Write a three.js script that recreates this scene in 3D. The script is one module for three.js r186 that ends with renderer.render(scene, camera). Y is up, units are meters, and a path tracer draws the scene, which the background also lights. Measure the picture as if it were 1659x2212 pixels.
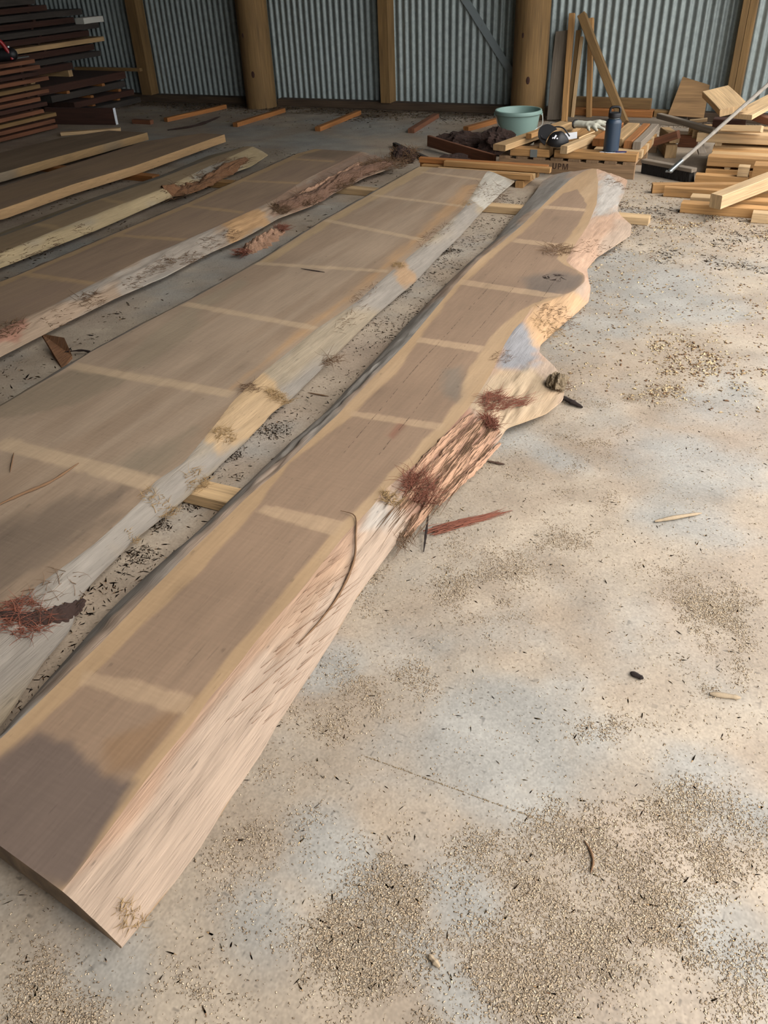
import * as THREE from 'three';
import { mergeGeometries } from 'three/addons/utils/BufferGeometryUtils.js';
import { MarchingCubes } from 'three/addons/objects/MarchingCubes.js';
import { TextGeometry } from 'three/addons/geometries/TextGeometry.js';
import { FontLoader } from 'three/addons/loaders/FontLoader.js';

// ---------------------------------------------------------------- camera, sky, light, exposure
const scene = new THREE.Scene();
const camera = new THREE.PerspectiveCamera(64.586, 1659 / 2212, 0.05, 200);
camera.position.set(0, 1.5, 0);
camera.up.set(-0.21549, 0.8202, -0.52994);
camera.lookAt(-0.36671, 1.5 - 0.57094, -0.73454);
const renderer = new THREE.WebGLRenderer({ antialias: true });
renderer.toneMapping = THREE.LinearToneMapping;
renderer.toneMappingExposure = 1.07;
renderer.shadowMap.enabled = true;
// overcast white sky outside; it reaches the shed through the open side on the right
scene.background = new THREE.Color(0.99, 0.985, 0.985);
scene.backgroundIntensity = 4.2;
const OPEN = { x: 0.55, z0: -8.9, z1: 0.6, top: 3.6 };          // unseen roof edge and bay, set so the light falls off leftward
// the brightest part of the cloud cover, where the hidden sun stands: right, and high
const sun = new THREE.DirectionalLight(0xfff3e8, 1.6);
sun.position.set(8, 10, -2); sun.target.position.set(-1, 0, -3.2); scene.add(sun, sun.target);
sun.castShadow = true; sun.shadow.radius = 45; sun.shadow.mapSize.set(2048, 2048);
Object.assign(sun.shadow.camera, { left: -12, right: 12, top: 12, bottom: -12, near: 0.5, far: 40 });

// ---------------------------------------------------------------- helpers
let seed = 12345;
const rnd = () => { seed = (seed * 1664525 + 1013904223) >>> 0; return seed / 4294967296; };
const rr = (a, b) => a + (b - a) * rnd();
const hash = (i, j) => { let h = (i * 374761393 + j * 668265263) | 0; h = Math.imul(h ^ (h >>> 13), 1274126177); h ^= h >>> 16; return (h >>> 0) / 4294967296; };
const sm = (t) => t * t * (3 - 2 * t);
const clamp = (v, a = 0, b = 1) => Math.min(b, Math.max(a, v));
const step = (a, b, v) => sm(clamp((v - a) / (b - a)));
const mod = (a, n) => ((a % n) + n) % n;
function vn(x, y, px = 0, py = 0) {            // value noise 0..1, optionally periodic
  const i = Math.floor(x), j = Math.floor(y), u = sm(x - i), v = sm(y - j);
  const a = (p, q) => hash(px ? mod(p, px) : p, py ? mod(q, py) : q);
  return (a(i, j) * (1 - u) + a(i + 1, j) * u) * (1 - v) + (a(i, j + 1) * (1 - u) + a(i + 1, j + 1) * u) * v;
}
function fbm(x, y, o = 4, px = 0, py = 0) {
  let s = 0, w = 0.5, t = 0;
  for (let k = 0; k < o; k++) { s += w * vn(x + k * 17.3 * (px ? 0 : 1), y + k * 9.1 * (px ? 0 : 1), px, py); t += w; w /= 2; x *= 2; y *= 2; px *= 2; py *= 2; }
  return s / t;
}
const C = (hex) => { const c = new THREE.Color(hex); return [c.r, c.g, c.b]; };
const mix = (a, b, t) => [a[0] + (b[0] - a[0]) * t, a[1] + (b[1] - a[1]) * t, a[2] + (b[2] - a[2]) * t];
const taken = {};
function numbered(n) { const k = taken[n] = (taken[n] ?? -1) + 1; return k ? n + '_' + String(k).padStart(3, '0') : n; }
function sh(o) { o.traverse((c) => { if (c.isMesh) { c.castShadow = true; c.receiveShadow = true; } }); return o; }
function tag(o, label, category, group) { o.userData.label = label; if (category) o.userData.category = category; if (group) o.userData.group = group; return o; }
function thing(name, label, category, p = [0, 0, 0], group) {
  const o = new THREE.Group(); o.name = numbered(name); o.position.set(...p); scene.add(o); return tag(o, label, category, group);
}
function mesh(name, geo, mat, parent) { const m = new THREE.Mesh(geo, mat); m.name = parent ? name : numbered(name); m.castShadow = m.receiveShadow = true; (parent || scene).add(m); return m; }
function struct(o, label, category) { o.userData.kind = 'structure'; if (label) o.userData.label = label; if (category) o.userData.category = category; return o; }

function tex(size, fn, srgb, sy) {
  const h = sy || size, d = new Uint8Array(size * h * 4);
  for (let j = 0; j < h; j++) for (let i = 0; i < size; i++) { const v = fn(i / size, j / h), k = (j * size + i) * 4; d[k] = v[0] * 255; d[k + 1] = v[1] * 255; d[k + 2] = v[2] * 255; d[k + 3] = 255; }
  const t = new THREE.DataTexture(d, size, h); t.wrapS = t.wrapT = THREE.RepeatWrapping; t.magFilter = THREE.LinearFilter; t.minFilter = THREE.LinearMipmapLinearFilter; t.generateMipmaps = true;
  if (srgb) t.colorSpace = THREE.SRGBColorSpace; t.needsUpdate = true; return t;
}
function rep(t, u, v) { const c = t.clone(); c.repeat.set(u, v); c.needsUpdate = true; return c; }
const G3 = (v) => [v, v, v];
// wood grain: streaks along v
const grainT = tex(512, (u, v) => { const s = fbm(u * 48, v * 3, 4, 48, 3), f = vn(u * 170, v * 10, 170, 10), p = fbm(u * 6, v * 2, 3, 6, 2); return G3(clamp(0.70 + 0.22 * s + 0.10 * f + 0.14 * (p - 0.5))); }, true);
const grainB = tex(512, (u, v) => G3(clamp(0.6 * fbm(u * 64, v * 3, 3, 64, 3) + 0.4 * vn(u * 200, v * 12, 200, 12))));
// live edge: short broken fibres
const fibreT = tex(512, (u, v) => { const s = fbm(u * 40, v * 7, 4, 40, 7), k = vn(u * 90, v * 14, 90, 14); return G3(clamp(0.84 + 0.15 * s - 0.18 * step(0.9, 0.99, k))); }, true);
const fibreB = tex(512, (u, v) => G3(clamp(0.55 * fbm(u * 44, v * 6, 4, 44, 6) + 0.45 * vn(u * 120, v * 20, 120, 20))));
const dustT = tex(1024, (u, v) => { const a = fbm(u * 9, v * 9, 5, 9, 9), g = vn(u * 260, v * 260, 260, 260), s = vn(u * 120, v * 120, 120, 120); return G3(clamp(0.80 + 0.16 * (a - 0.5) + 0.10 * (g - 0.5) - 0.16 * step(0.86, 0.98, s))); }, true);
const dustB = tex(1024, (u, v) => G3(clamp(0.5 * vn(u * 330, v * 330, 330, 330) + 0.3 * vn(u * 140, v * 140, 140, 140) + 0.2 * fbm(u * 20, v * 20, 3, 20, 20))));
const galvT = tex(512, (u, v) => G3(clamp(0.86 + 0.12 * (fbm(u * 24, v * 24, 4, 24, 24) - 0.5) + 0.08 * (vn(u * 150, v * 60, 150, 60) - 0.5))), true);

const M = {};
function wood(name, hex, rough = 0.75, bump = 0.0015) { return M[name] = new THREE.MeshStandardMaterial({ color: hex, roughness: rough, map: rep(grainT, 2.6, 1.3), bumpMap: rep(grainB, 2.6, 1.3), bumpScale: bump, vertexColors: true, name }); }
wood('pine', '#bf9159'); wood('tan', '#c9a574'); wood('orange', '#ac7038'); wood('pale', '#d6b587'); wood('grey', '#8f8271', 0.9); wood('treated', '#87693f', 0.85);
wood('red', '#7c4e33', 0.85); wood('darkred', '#432619', 0.9); wood('darkgrey', '#3e3731', 0.9); wood('plate', '#5c4a38', 0.95);
// band-sawn face: faint figure along the board and fine saw marks across it
const sawnT = tex(1024, (u, v) => { const s = fbm(u * 22, v * 5, 4, 22, 5), f = vn(u * 120, v * 16, 120, 16), p = fbm(u * 5, v * 4, 4, 5, 4), k = vn(u * 14, v * 150, 14, 150); return G3(clamp(0.86 + 0.07 * (s - 0.5) + 0.05 * (f - 0.5) + 0.10 * (p - 0.5) + 0.012 * (k - 0.5) - 0.10 * step(0.93, 0.99, vn(u * 90, v * 34, 90, 34)))); }, true);
const sawnB = tex(512, (u, v) => G3(clamp(0.5 * vn(u * 20, v * 170, 20, 170) + 0.5 * vn(u * 150, v * 60, 150, 60))));
M.slab = new THREE.MeshStandardMaterial({ roughness: 0.75, map: rep(sawnT, 1.6, 0.8), bumpMap: rep(sawnB, 1.6, 0.8), bumpScale: 0.0003, vertexColors: true, name: 'sawn_slab' });
M.edge = new THREE.MeshStandardMaterial({ roughness: 0.85, map: rep(fibreT, 3.0, 1.6), bumpMap: rep(fibreB, 3.0, 1.6), bumpScale: 0.0012, vertexColors: true, name: 'live_edge' });
M.floor = new THREE.MeshStandardMaterial({ roughness: 0.62, map: rep(dustT, 0.83, 0.83), bumpMap: rep(dustB, 0.83, 0.83), bumpScale: 0.0006, vertexColors: true, name: 'dusty_concrete' });
M.galv = new THREE.MeshStandardMaterial({ color: '#9ea9a7', roughness: 0.5, metalness: 0.35, map: rep(galvT, 1.2, 1.2), name: 'galvanised' });
M.barkred = new THREE.MeshStandardMaterial({ color: '#765845', roughness: 0.95, map: rep(fibreT, 4, 3), bumpMap: rep(fibreB, 4, 3), bumpScale: 0.006, name: 'red_bark' });
M.barkpink = new THREE.MeshStandardMaterial({ color: '#a98469', roughness: 0.95, map: rep(fibreT, 5, 1.5), bumpMap: rep(fibreB, 5, 1.5), bumpScale: 0.008, name: 'pink_bark' });
M.barkbrown = new THREE.MeshStandardMaterial({ color: '#7d5738', roughness: 0.95, map: rep(fibreT, 4, 3), bumpMap: rep(fibreB, 4, 3), bumpScale: 0.006, name: 'brown_bark' });
M.barkdark = new THREE.MeshStandardMaterial({ color: '#37251d', roughness: 1, map: rep(fibreT, 4, 3), bumpMap: rep(fibreB, 4, 3), bumpScale: 0.006, name: 'dark_bark' });
M.fibrered = new THREE.MeshStandardMaterial({ color: '#7b4937', roughness: 1, name: 'red_fibre' });
M.fibrebrown = new THREE.MeshStandardMaterial({ color: '#6a5038', roughness: 1, name: 'brown_fibre' });
M.fibretan = new THREE.MeshStandardMaterial({ color: '#9c8159', roughness: 1, name: 'tan_fibre' });
const flat = (name, hex, rough = 0.6, metal = 0) => M[name] = new THREE.MeshStandardMaterial({ color: hex, roughness: rough, metalness: metal, name });
flat('black', '#0f0f12', 0.55); flat('steel', '#9aa0a0', 0.35, 0.9); flat('paper', '#e4e6ea', 0.8); flat('navy', '#1e3042', 0.45); flat('bucket', '#7b958d', 0.5); flat('wire', '#c9c9c4', 0.4, 0.6);

// ---------------------------------------------------------------- the shed
const WALLZ = -9.27, LEFTX = -11, FRONTZ = 5.2, ROOF = 3.7;  // roof is out of view, its height lowered to darken the left
function boxGeo(x0, x1, y0, y1, z0, z1) { const g = new THREE.BoxGeometry(x1 - x0, y1 - y0, z1 - z0); g.translate((x0 + x1) / 2, (y0 + y1) / 2, (z0 + z1) / 2); return g; }
M.slabroof = new THREE.MeshStandardMaterial({ color: '#3a3835', roughness: 0.8, name: 'roof_lining' });
struct(mesh('ceiling', boxGeo(LEFTX - 0.2, OPEN.x + 0.1, ROOF, ROOF + 0.12, WALLZ - 0.3, FRONTZ + 0.2), M.slabroof), 'unseen shed roof, set low to darken the left side');
struct(mesh('wall_left', boxGeo(LEFTX - 0.15, LEFTX, 0, ROOF, WALLZ - 0.2, FRONTZ + 0.1), M.slabroof), 'dark end wall behind the stacked boards');
struct(mesh('wall_front', boxGeo(LEFTX, OPEN.x, 0, ROOF, FRONTZ, FRONTZ + 0.15), M.slabroof), 'shed wall behind the viewer');
{ // the open side: unseen header beam and two returns, placed to limit the daylight
  const g = mergeGeometries([boxGeo(OPEN.x, OPEN.x + 0.15, OPEN.top, ROOF, WALLZ - 0.2, FRONTZ + 0.1), boxGeo(OPEN.x, OPEN.x + 0.15, 0, OPEN.top, OPEN.z1, FRONTZ + 0.1), boxGeo(OPEN.x, OPEN.x + 0.15, 0, OPEN.top, WALLZ - 0.2, OPEN.z0)]);
  struct(mesh('wall_right', g, M.slabroof), 'unseen right side of the shed, its open bay sized to steer the daylight');
}
// corrugated back wall, one sheet after another
const wallBack = new THREE.Group(); wallBack.name = 'wall_back'; scene.add(wallBack);
struct(wallBack, 'corrugated iron back wall of the shed');
{
  const pitch = 0.0765, waves = 10, W = pitch * waves, amp = 0.0095;
  const nx = waves * 12 + 6, ys = [0.0, 0.6, 1.4, 2.4, ROOF], pos = [], uv = [], idx = [];
  for (let j = 0; j < ys.length; j++) for (let i = 0; i <= nx; i++) { const x = i * pitch / 12; pos.push(x, ys[j], amp * Math.cos(2 * Math.PI * x / pitch)); uv.push(x, ys[j]); }
  for (let j = 0; j < ys.length - 1; j++) for (let i = 0; i < nx; i++) { const a = j * (nx + 1) + i, b = a + nx + 1; idx.push(a, a + 1, b, b, a + 1, b + 1); }
  const g = new THREE.BufferGeometry(); g.setAttribute('position', new THREE.Float32BufferAttribute(pos, 3)); g.setAttribute('uv', new THREE.Float32BufferAttribute(uv, 2)); g.setIndex(idx); g.computeVertexNormals();
  for (let x = LEFTX, k = 0; x < OPEN.x; x += W, k++) { const s = mesh('corrugated_sheet', g, M.galv, wallBack); s.position.set(x, 0, WALLZ + (k % 2) * 0.0016); }
}

// ---------------------------------------------------------------- concrete floor, dust on it
const DUST = [  // x, z, half width, half depth of bare bluish patches, strength
  ...[[-0.279, -1.22, 0.199, 0.201], [-0.812, -1.246, 0.083, 0.114], [-0.819, -2.566, 0.257, 0.16], [-0.74, -3.586, 0.252, 0.389], [-0.069, -2.228, 0.196, 0.153], [-0.834, -0.448, 0.163, 0.079], [-0.603, -0.607, 0.131, 0.08], [-0.569, -0.8, 0.113, 0.094], [0.149, -1.246, 0.135, 0.108], [-0.088, -2.573, 0.247, 0.25], [-0.488, -4.19, 0.429, 0.406], [-0.581, -2.478, 0.195, 0.081], [-0.88, -4.683, 0.307, 0.251], [-2.155, -2.164, 0.114, 0.164], [0.182, -0.947, 0.1, 0.081], [-0.27, -0.804, 0.079, 0.064], [-2.093, -3.216, 0.138, 0.243], [-0.069, -3.055, 0.173, 0.238], [-4.263, -7.212, 1.46, 0.409], [-0.209, -0.641, 0.159, 0.045], [-5.086, -6.567, 1.158, 0.308], [-3.875, -8.152, 1.221, 0.417], [-2.779, -4.045, 0.45, 0.544], [-3.162, -3.402, 0.425, 0.399], [-3.999, -3.635, 0.359, 0.399], [-3.217, -5.239, 0.545, 0.397]].map((e) => [...e, 0.8]),
];
const YAW = 0.463, cy_ = Math.cos(YAW), sy_ = Math.sin(YAW);
function ell(e, x, z) { const dx = x - e[0], dz = z - e[1]; const a = (dx * cy_ + dz * sy_) / e[2], b = (-dx * sy_ + dz * cy_) / e[3]; return Math.hypot(a, b); }
function bare(x, z) {
  const n = 0.62 * fbm(x * 2.3, z * 2.3, 5) + 0.38 * fbm(x * 9 + 3, z * 9, 4);
  let m = 0; for (const e of DUST) m = Math.max(m, e[4] * Math.max(0, 1 - 0.62 * ell(e, x, z) ** 2));
  return step(0.44, 0.86, n * 0.95 + 0.42 * m);
}
{
  const lin = (a, b, s) => { const o = [], n = Math.max(1, Math.round((b - a) / s)); for (let i = 0; i < n; i++) o.push(a + (b - a) * i / n); return o; };
  const xs = [...lin(LEFTX, -8, 0.3), ...lin(-8, -2.6, 0.06), ...lin(-2.6, 0.6, 0.022), ...lin(0.6, OPEN.x + 0.3, 0.2), OPEN.x + 0.3];
  const zs = [...lin(WALLZ - 0.1, -6.5, 0.05), ...lin(-6.5, -0.1, 0.025), ...lin(-0.1, FRONTZ, 0.3), FRONTZ];
  const pos = [], col = [], uv = [], idx = [];
  const dust = C('#c8b8a2'), dust2 = C('#b9a791'), conc = C('#b4b3ac'), red = C('#b59f8d'), dirt = C('#6e5b46');
  for (const z of zs) for (const x of xs) {
    pos.push(x, 0, z); uv.push(x, -z);
    let c = mix(dust, dust2, step(0.35, 0.7, fbm(x * 4, z * 4, 4)));
    c = mix(c, red, 0.3 * step(0.55, 0.8, fbm(x * 2.3 + 9, z * 2.3, 3)));
    c = mix(c, conc, 0.8 * bare(x, z));
    c = mix(c, dirt, 0.8 * step(0.5, 0.62, 0.55 * fbm(x * 3, z * 3, 3) + 0.45 * fbm(x * 14, z * 14, 3) + clamp((-8.75 - z) * 0.7, -0.4, 0.3)));         // ragged dirt swept up at the back wall
    const m = 0.94 + 0.12 * fbm(x * 26, z * 26, 2); col.push(c[0] * m, c[1] * m, c[2] * m);
  }
  const n = xs.length;
  for (let j = 0; j < zs.length - 1; j++) for (let i = 0; i < n - 1; i++) { const a = j * n + i, b = a + n; idx.push(a, b, a + 1, b, b + 1, a + 1); }
  const g = new THREE.BufferGeometry(); g.setAttribute('position', new THREE.Float32BufferAttribute(pos, 3)); g.setAttribute('uv', new THREE.Float32BufferAttribute(uv, 2)); g.setAttribute('color', new THREE.Float32BufferAttribute(col, 3)); g.setIndex(idx); g.computeVertexNormals();
  struct(mesh('floor', g, M.floor), 'concrete floor dusted with sawdust');
  M.yard = new THREE.MeshStandardMaterial({ color: '#9b968a', roughness: 0.95, map: rep(dustT, 0.5, 0.5), name: 'yard_gravel' });
  const y = mesh('ground', boxGeo(OPEN.x + 0.3, 40, -0.1, -0.02, -30, 30), M.yard); struct(y, 'gravel yard outside the open side');
  struct(mesh('floor_base', boxGeo(LEFTX - 0.2, OPEN.x + 0.3, -0.2, -0.01, WALLZ - 0.3, FRONTZ + 0.2), M.yard), 'concrete slab body under the floor');
}

// ---------------------------------------------------------------- live-edge slabs
const H = 0.115, HB = 0.05;
function xi(poly, z) {       // x of a polyline (ordered near to far, z falling) at z
  const n = poly.length;
  if (z >= poly[0][1]) return poly[0][0];
  if (z <= poly[n - 1][1]) return poly[n - 1][0];
  for (let i = 0; i < n - 1; i++) if (z <= poly[i][1] && z >= poly[i + 1][1]) { const t = (poly[i][1] - z) / Math.max(1e-6, poly[i][1] - poly[i + 1][1]); return poly[i][0] + (poly[i + 1][0] - poly[i][0]) * t; }
  return poly[n - 1][0];
}
const mono = (p) => { const o = [p[0]]; for (const q of p.slice(1)) if (q[1] < o[o.length - 1][1] - 0.002) o.push(q); else o.push([q[0], o[o.length - 1][1] - 0.004]); return o; };
const xs_ = (poly, z, r = 0.02) => (xi(poly, z - r) + 2 * xi(poly, z) + xi(poly, z + r)) / 4;
function inside(poly, x, z) {        // signed distance to a polygon, negative inside
  let d = 1e9, s = false;
  for (let i = 0, j = poly.length - 1; i < poly.length; j = i++) {
    const [ax, az] = poly[j], [bx, bz] = poly[i], ex = bx - ax, ez = bz - az, wx = x - ax, wz = z - az;
    const t = clamp((wx * ex + wz * ez) / (ex * ex + ez * ez + 1e-12)); d = Math.min(d, Math.hypot(wx - ex * t, wz - ez * t));
    if ((az > z) !== (bz > z) && x < (bx - ax) * (z - az) / (bz - az) + ax) s = !s;
  }
  return s ? -d : d;
}
// a zone is a stain or a band of other wood: polygon, colour, softness of its edge (m), strength, raggedness (m)
const zone = (poly, hex, soft = 0.012, k = 1, ragged = 0.006) => { const xs = poly.map((p) => p[0]), zs = poly.map((p) => p[1]), m = soft + ragged * 2; return { poly, c: C(hex), soft, k, ragged, b: [Math.min(...xs) - m, Math.max(...xs) + m, Math.min(...zs) - m, Math.max(...zs) + m] }; };
const band = (a, b, w, hex, k = 0.8, soft = 0.007) => { const dx = b[0] - a[0], dz = b[1] - a[1], l = Math.hypot(dx, dz), nx = -dz / l * w / 2, nz = dx / l * w / 2; return zone([[a[0] + nx, a[1] + nz], [b[0] + nx, b[1] + nz], [b[0] - nx, b[1] - nz], [a[0] - nx, a[1] - nz]], hex, soft, k, 0.003); };
function painted(base, zones, x, z, seedx) {
  let c = base;
  for (const q of zones) {
    if (x < q.b[0] || x > q.b[1] || z < q.b[2] || z > q.b[3]) continue;
    const d = inside(q.poly, x, z) + q.ragged * 2 * (fbm(x * 40 + seedx, z * 9, 3) - 0.5) * 2;
    c = mix(c, q.c, q.k * (1 - step(-q.soft, q.soft, d)));
  }
  return c;
}
function gridGeo(rows, cols, P, col) {
  const pos = [], uv = [], cc = [], idx = [];
  for (let k = 0; k < rows; k++) for (let i = 0; i < cols; i++) { const [x, y, z, u] = P(k, i); pos.push(x, y, z); uv.push(u ?? x, -z); const c = col(x, z, k, i); cc.push(c[0], c[1], c[2]); }
  for (let k = 0; k < rows - 1; k++) for (let i = 0; i < cols - 1; i++) { const a = k * cols + i, b = a + cols; idx.push(a, a + 1, b, b, a + 1, b + 1); }
  const g = new THREE.BufferGeometry(); g.setAttribute('position', new THREE.Float32BufferAttribute(pos, 3)); g.setAttribute('uv', new THREE.Float32BufferAttribute(uv, 2)); g.setAttribute('color', new THREE.Float32BufferAttribute(cc, 3)); g.setIndex(idx); g.computeVertexNormals(); return g;
}
function slab(o) {
  const root = thing('live_edge_plank', o.label, 'timber slab', [0, 0, 0], 'live-edge slabs laid out on the floor');
  const Lo = mono(o.Lo), Lt = mono(o.Lt), Rt = mono(o.Rt), Ro = mono(o.Ro), dz = o.dz || 0.012, n = Math.round((o.z0 - o.z1) / dz) + 1;
  const zAt = (k, x) => { const t = k / (n - 1); return o.z0 + (o.z1 - o.z0) * t + (1 - t) ** 8 * (o.slant || 0) * (x - o.sx || 0); };
  const zk = (k) => o.z0 + (o.z1 - o.z0) * k / (n - 1);
  const ROW = []; for (let k = 0; k < n; k++) { const z = zk(k); const lt = xs_(Lt, z), rt = xs_(Rt, z); ROW.push([Math.min(xs_(Lo, z), lt - 0.004), lt, Math.max(rt, lt + 0.01), Math.max(xs_(Ro, z), rt + 0.004)]); }
  const cracks = (o.cracks || []).map(mono), cols = [], nt = o.nt || 30;
  // columns of the sawn face; a crack adds three columns with a real groove
  const knots = [null, ...cracks, null];
  for (let s = 0; s < knots.length - 1; s++) { const m = Math.max(4, Math.round(nt / (knots.length - 1))); for (let i = 0; i < m; i++) if (s === 0 || i > 0) cols.push([s, i / m, 0]); if (s < knots.length - 2) cols.push([s + 1, 0, -1], [s + 1, 0, 0], [s + 1, 0, 1]); }
  cols.push([knots.length - 2, 1, 0]);
  const kx = (s, k) => { const r = ROW[k]; if (s === 0) return r[1]; if (s === knots.length - 1) return r[2]; return clamp(xs_(knots[s], zk(k), 0.03), r[1] + 0.01 * s, r[2] - 0.01 * (knots.length - 1 - s)); };
  const topP = (k, i) => {
    const [s, t, e] = cols[i];
    if (t === 0 && s > 0 && s < knots.length - 1) {
      const cr = knots[s], z = zk(k), x = kx(s, k), on = z < cr[0][1] && z > cr[cr.length - 1][1] && x > ROW[k][1] + 0.02 && x < ROW[k][2] - 0.02 ? step(0.32, 0.5, vn(z * 9, s * 7.7)) : 0;
      return [x + e * 0.0008, H - (e === 0 ? 0.009 * on : 0), zAt(k, x)];
    }
    const a = kx(s, k), b = kx(s + 1, k), x = a + (b - a) * t; return [x, H, zAt(k, x)];
  };
  const streak = (x, z) => 0.955 + 0.09 * (0.55 * fbm(x * 34 + o.id * 7, z * 0.9, 3) + 0.45 * fbm(x * 90, z * 2.2, 2));
  const topC = (x, z) => { let c = mix(o.base, o.base2 || o.base, step(0.4, 0.65, fbm(x * 9 + o.id, z * 0.8, 3))); c = painted(c, o.zones || [], x, z, o.id * 13); const m = streak(x, z); return [c[0] * m, c[1] * m, c[2] * m]; };
  const face = mesh('sawn_face', gridGeo(n, cols.length, topP, topC), M.slab, root);
  // underside and ends belong to the sawn wood too
  const under = gridGeo(n, 2, (k, i) => { const x = i ? ROW[k][0] : ROW[k][3]; return [x, HB, zAt(k, x)]; }, () => o.base);
  // live edges
  const wane = (side) => {
    const m = side < 0 ? (o.nl || 10) : (o.nr || 18);
    const P = (k, i) => {
      const r = ROW[k], p = i / (m - 1), a = side < 0 ? r[1] : r[2], b = side < 0 ? r[0] : r[3], w = Math.abs(b - a), z = zk(k);
      const e = 2.0 - 0.9 * clamp(w / 0.2); let y = H - (H - HB - 0.006) * Math.pow(p, e);
      const q = Math.sin(Math.PI * Math.min(1, p * 1.02)) * clamp(w / 0.06, 0.15, 1);
      let x = a + (b - a) * p;
      const rough = o.rough ? o.rough(x, z) : 0.4;
      y += q * (0.010 * (fbm(x * 16, z * 5, 3) - 0.5) + rough * 0.016 * (fbm(x * 60, z * 7 + 3, 3) - 0.5) + 0.006 * (vn(z * 22, x * 5) - 0.5));
      if (p > 0.97) x += (b > a ? 1 : -1) * 0.006 * (fbm(z * 14, o.id, 3) - 0.5);
      if (i === 0) y = H; y = clamp(y, HB + 0.003, H + 0.012 * rough);
      return [x, y, zAt(k, x), a + (b > a ? 1 : -1) * (w * p + (H - y))];
    };
    const bc = side < 0 ? (o.edgeL || o.edge) : o.edge, ec = o.edge2 || bc;
    const Cc = (x, z) => { let c = mix(bc, ec, step(0.42, 0.62, fbm(x * 7 + o.id * 3, z * 1.6, 3))); c = painted(c, o.ezones || [], x, z, o.id * 5 + 2); const s = 0.92 + 0.16 * fbm(x * 40, z * 3, 3); return [c[0] * s, c[1] * s, c[2] * s]; };
    const g = gridGeo(n, m, side < 0 ? (k, i) => P(k, m - 1 - i) : P, Cc);
    // a thin skirt down to the underside
    const sk = gridGeo(n, 2, (k, i) => { const q = P(k, m - 1), top = side < 0 ? i === 1 : i === 0; return [q[0], top ? q[1] : HB, q[2]]; }, Cc);
    mesh('live_edge', mergeGeometries([g, sk]), M.edge, root);
    return (k, i) => P(k, i);
  };
  const PL = wane(-1), PR = wane(1), ml = (o.nl || 10), mr = (o.nr || 18);
  const caps = [under];
  for (const k of [0, n - 1]) {
    const ring = []; for (let i = ml - 1; i > 0; i--) ring.push(PL(k, i)); for (let i = 0; i < cols.length; i++) ring.push(topP(k, i)); for (let i = 1; i < mr; i++) ring.push(PR(k, i));
    const R = 5, endc = o.end || mix(o.base, [0.05, 0.04, 0.03], 0.5);
    const g = gridGeo(ring.length, R, (a, b) => { const q = ring[a], t = k ? 1 - b / (R - 1) : b / (R - 1), j = Math.sin(Math.PI * t); return [q[0], q[1] + (HB - q[1]) * t, q[2] + (k ? 1 : -1) * -0.004 * j * fbm(q[0] * 30, t * 4, 2), q[0]]; }, (x, z, a, b) => mix(endc, o.base, 0.5 * fbm(x * 40, b * 0.7, 2)));
    const uv = g.attributes.uv; for (let i = 0; i < uv.count; i++) uv.setXY(i, g.attributes.position.getX(i), g.attributes.position.getY(i) * 3);
    caps.push(g);
  }
  mesh('sawn_end', mergeGeometries(caps), M.slab, root);
  // height of the upper surface at (x, z), for what lies on the slab
  root.wy = (x, z) => { const lt = xs_(Lt, z), rt = xs_(Rt, z), lo = xs_(Lo, z), ro = xs_(Ro, z); if (x >= lt && x <= rt) return H; const w = x > rt ? ro - rt : lt - lo, p = x > rt ? (x - rt) / Math.max(0.004, w) : (lt - x) / Math.max(0.004, w); if (p > 1) return HB + 0.003; return H - (H - HB - 0.006) * Math.pow(p, 2.0 - 0.9 * clamp(w / 0.2)); };
  root.ro = Ro; root.lo = Lo;
  return root;
}
const SAP = C('#bfa17d'), SAP2 = C('#b79873'), HEART = '#9a8068', STRIPE = '#c3a684', DARK = '#6a5b52', WANE = C('#a98a71'), WANE2 = C('#a48f7b'), GREYW = C('#8f8980');
const L = (...p) => p;
// the near slab: knot lobe, root flare, reddish bark on its right edge
const s6HeartR = [[-0.926, -0.489], [-0.934, -0.551], [-0.962, -0.692], [-0.965, -0.744], [-0.969, -0.897], [-0.974, -0.951], [-0.977, -1.044], [-0.976, -1.306], [-0.986, -1.583], [-0.984, -1.682], [-0.972, -1.769], [-0.966, -1.862], [-0.968, -1.977], [-0.949, -2.095], [-0.944, -2.226], [-0.931, -2.347], [-0.94, -2.467], [-0.938, -2.567], [-0.972, -2.674], [-0.999, -2.825], [-1.01, -3.014], [-1.02, -3.14], [-1.02, -3.271], [-1.002, -3.453], [-0.968, -3.583], [-0.903, -3.703], [-0.848, -3.782], [-0.826, -3.912], [-0.833, -3.996], [-0.889, -4.11], [-0.973, -4.174], [-1.031, -4.251], [-1.062, -4.365], [-1.072, -4.546], [-1.079, -4.769], [-1.096, -5.038], [-1.135, -5.336], [-1.192, -5.497], [-1.296, -5.733]];
const s6HeartL = [[-1.359, -5.598], [-1.368, -5.23], [-1.352, -4.99], [-1.351, -4.566], [-1.366, -4.264], [-1.361, -3.791], [-1.374, -3.701], [-1.308, -3.067], [-1.293, -2.981], [-1.252, -2.665], [-1.261, -2.414], [-1.253, -2.277], [-1.275, -2.113], [-1.303, -1.923], [-1.262, -1.657], [-1.251, -1.573], [-1.238, -1.349], [-1.238, -1.208], [-1.245, -1.09], [-1.243, -0.939], [-1.243, -0.878], [-1.247, -0.801], [-1.257, -0.641], [-1.262, -0.414]];
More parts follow.
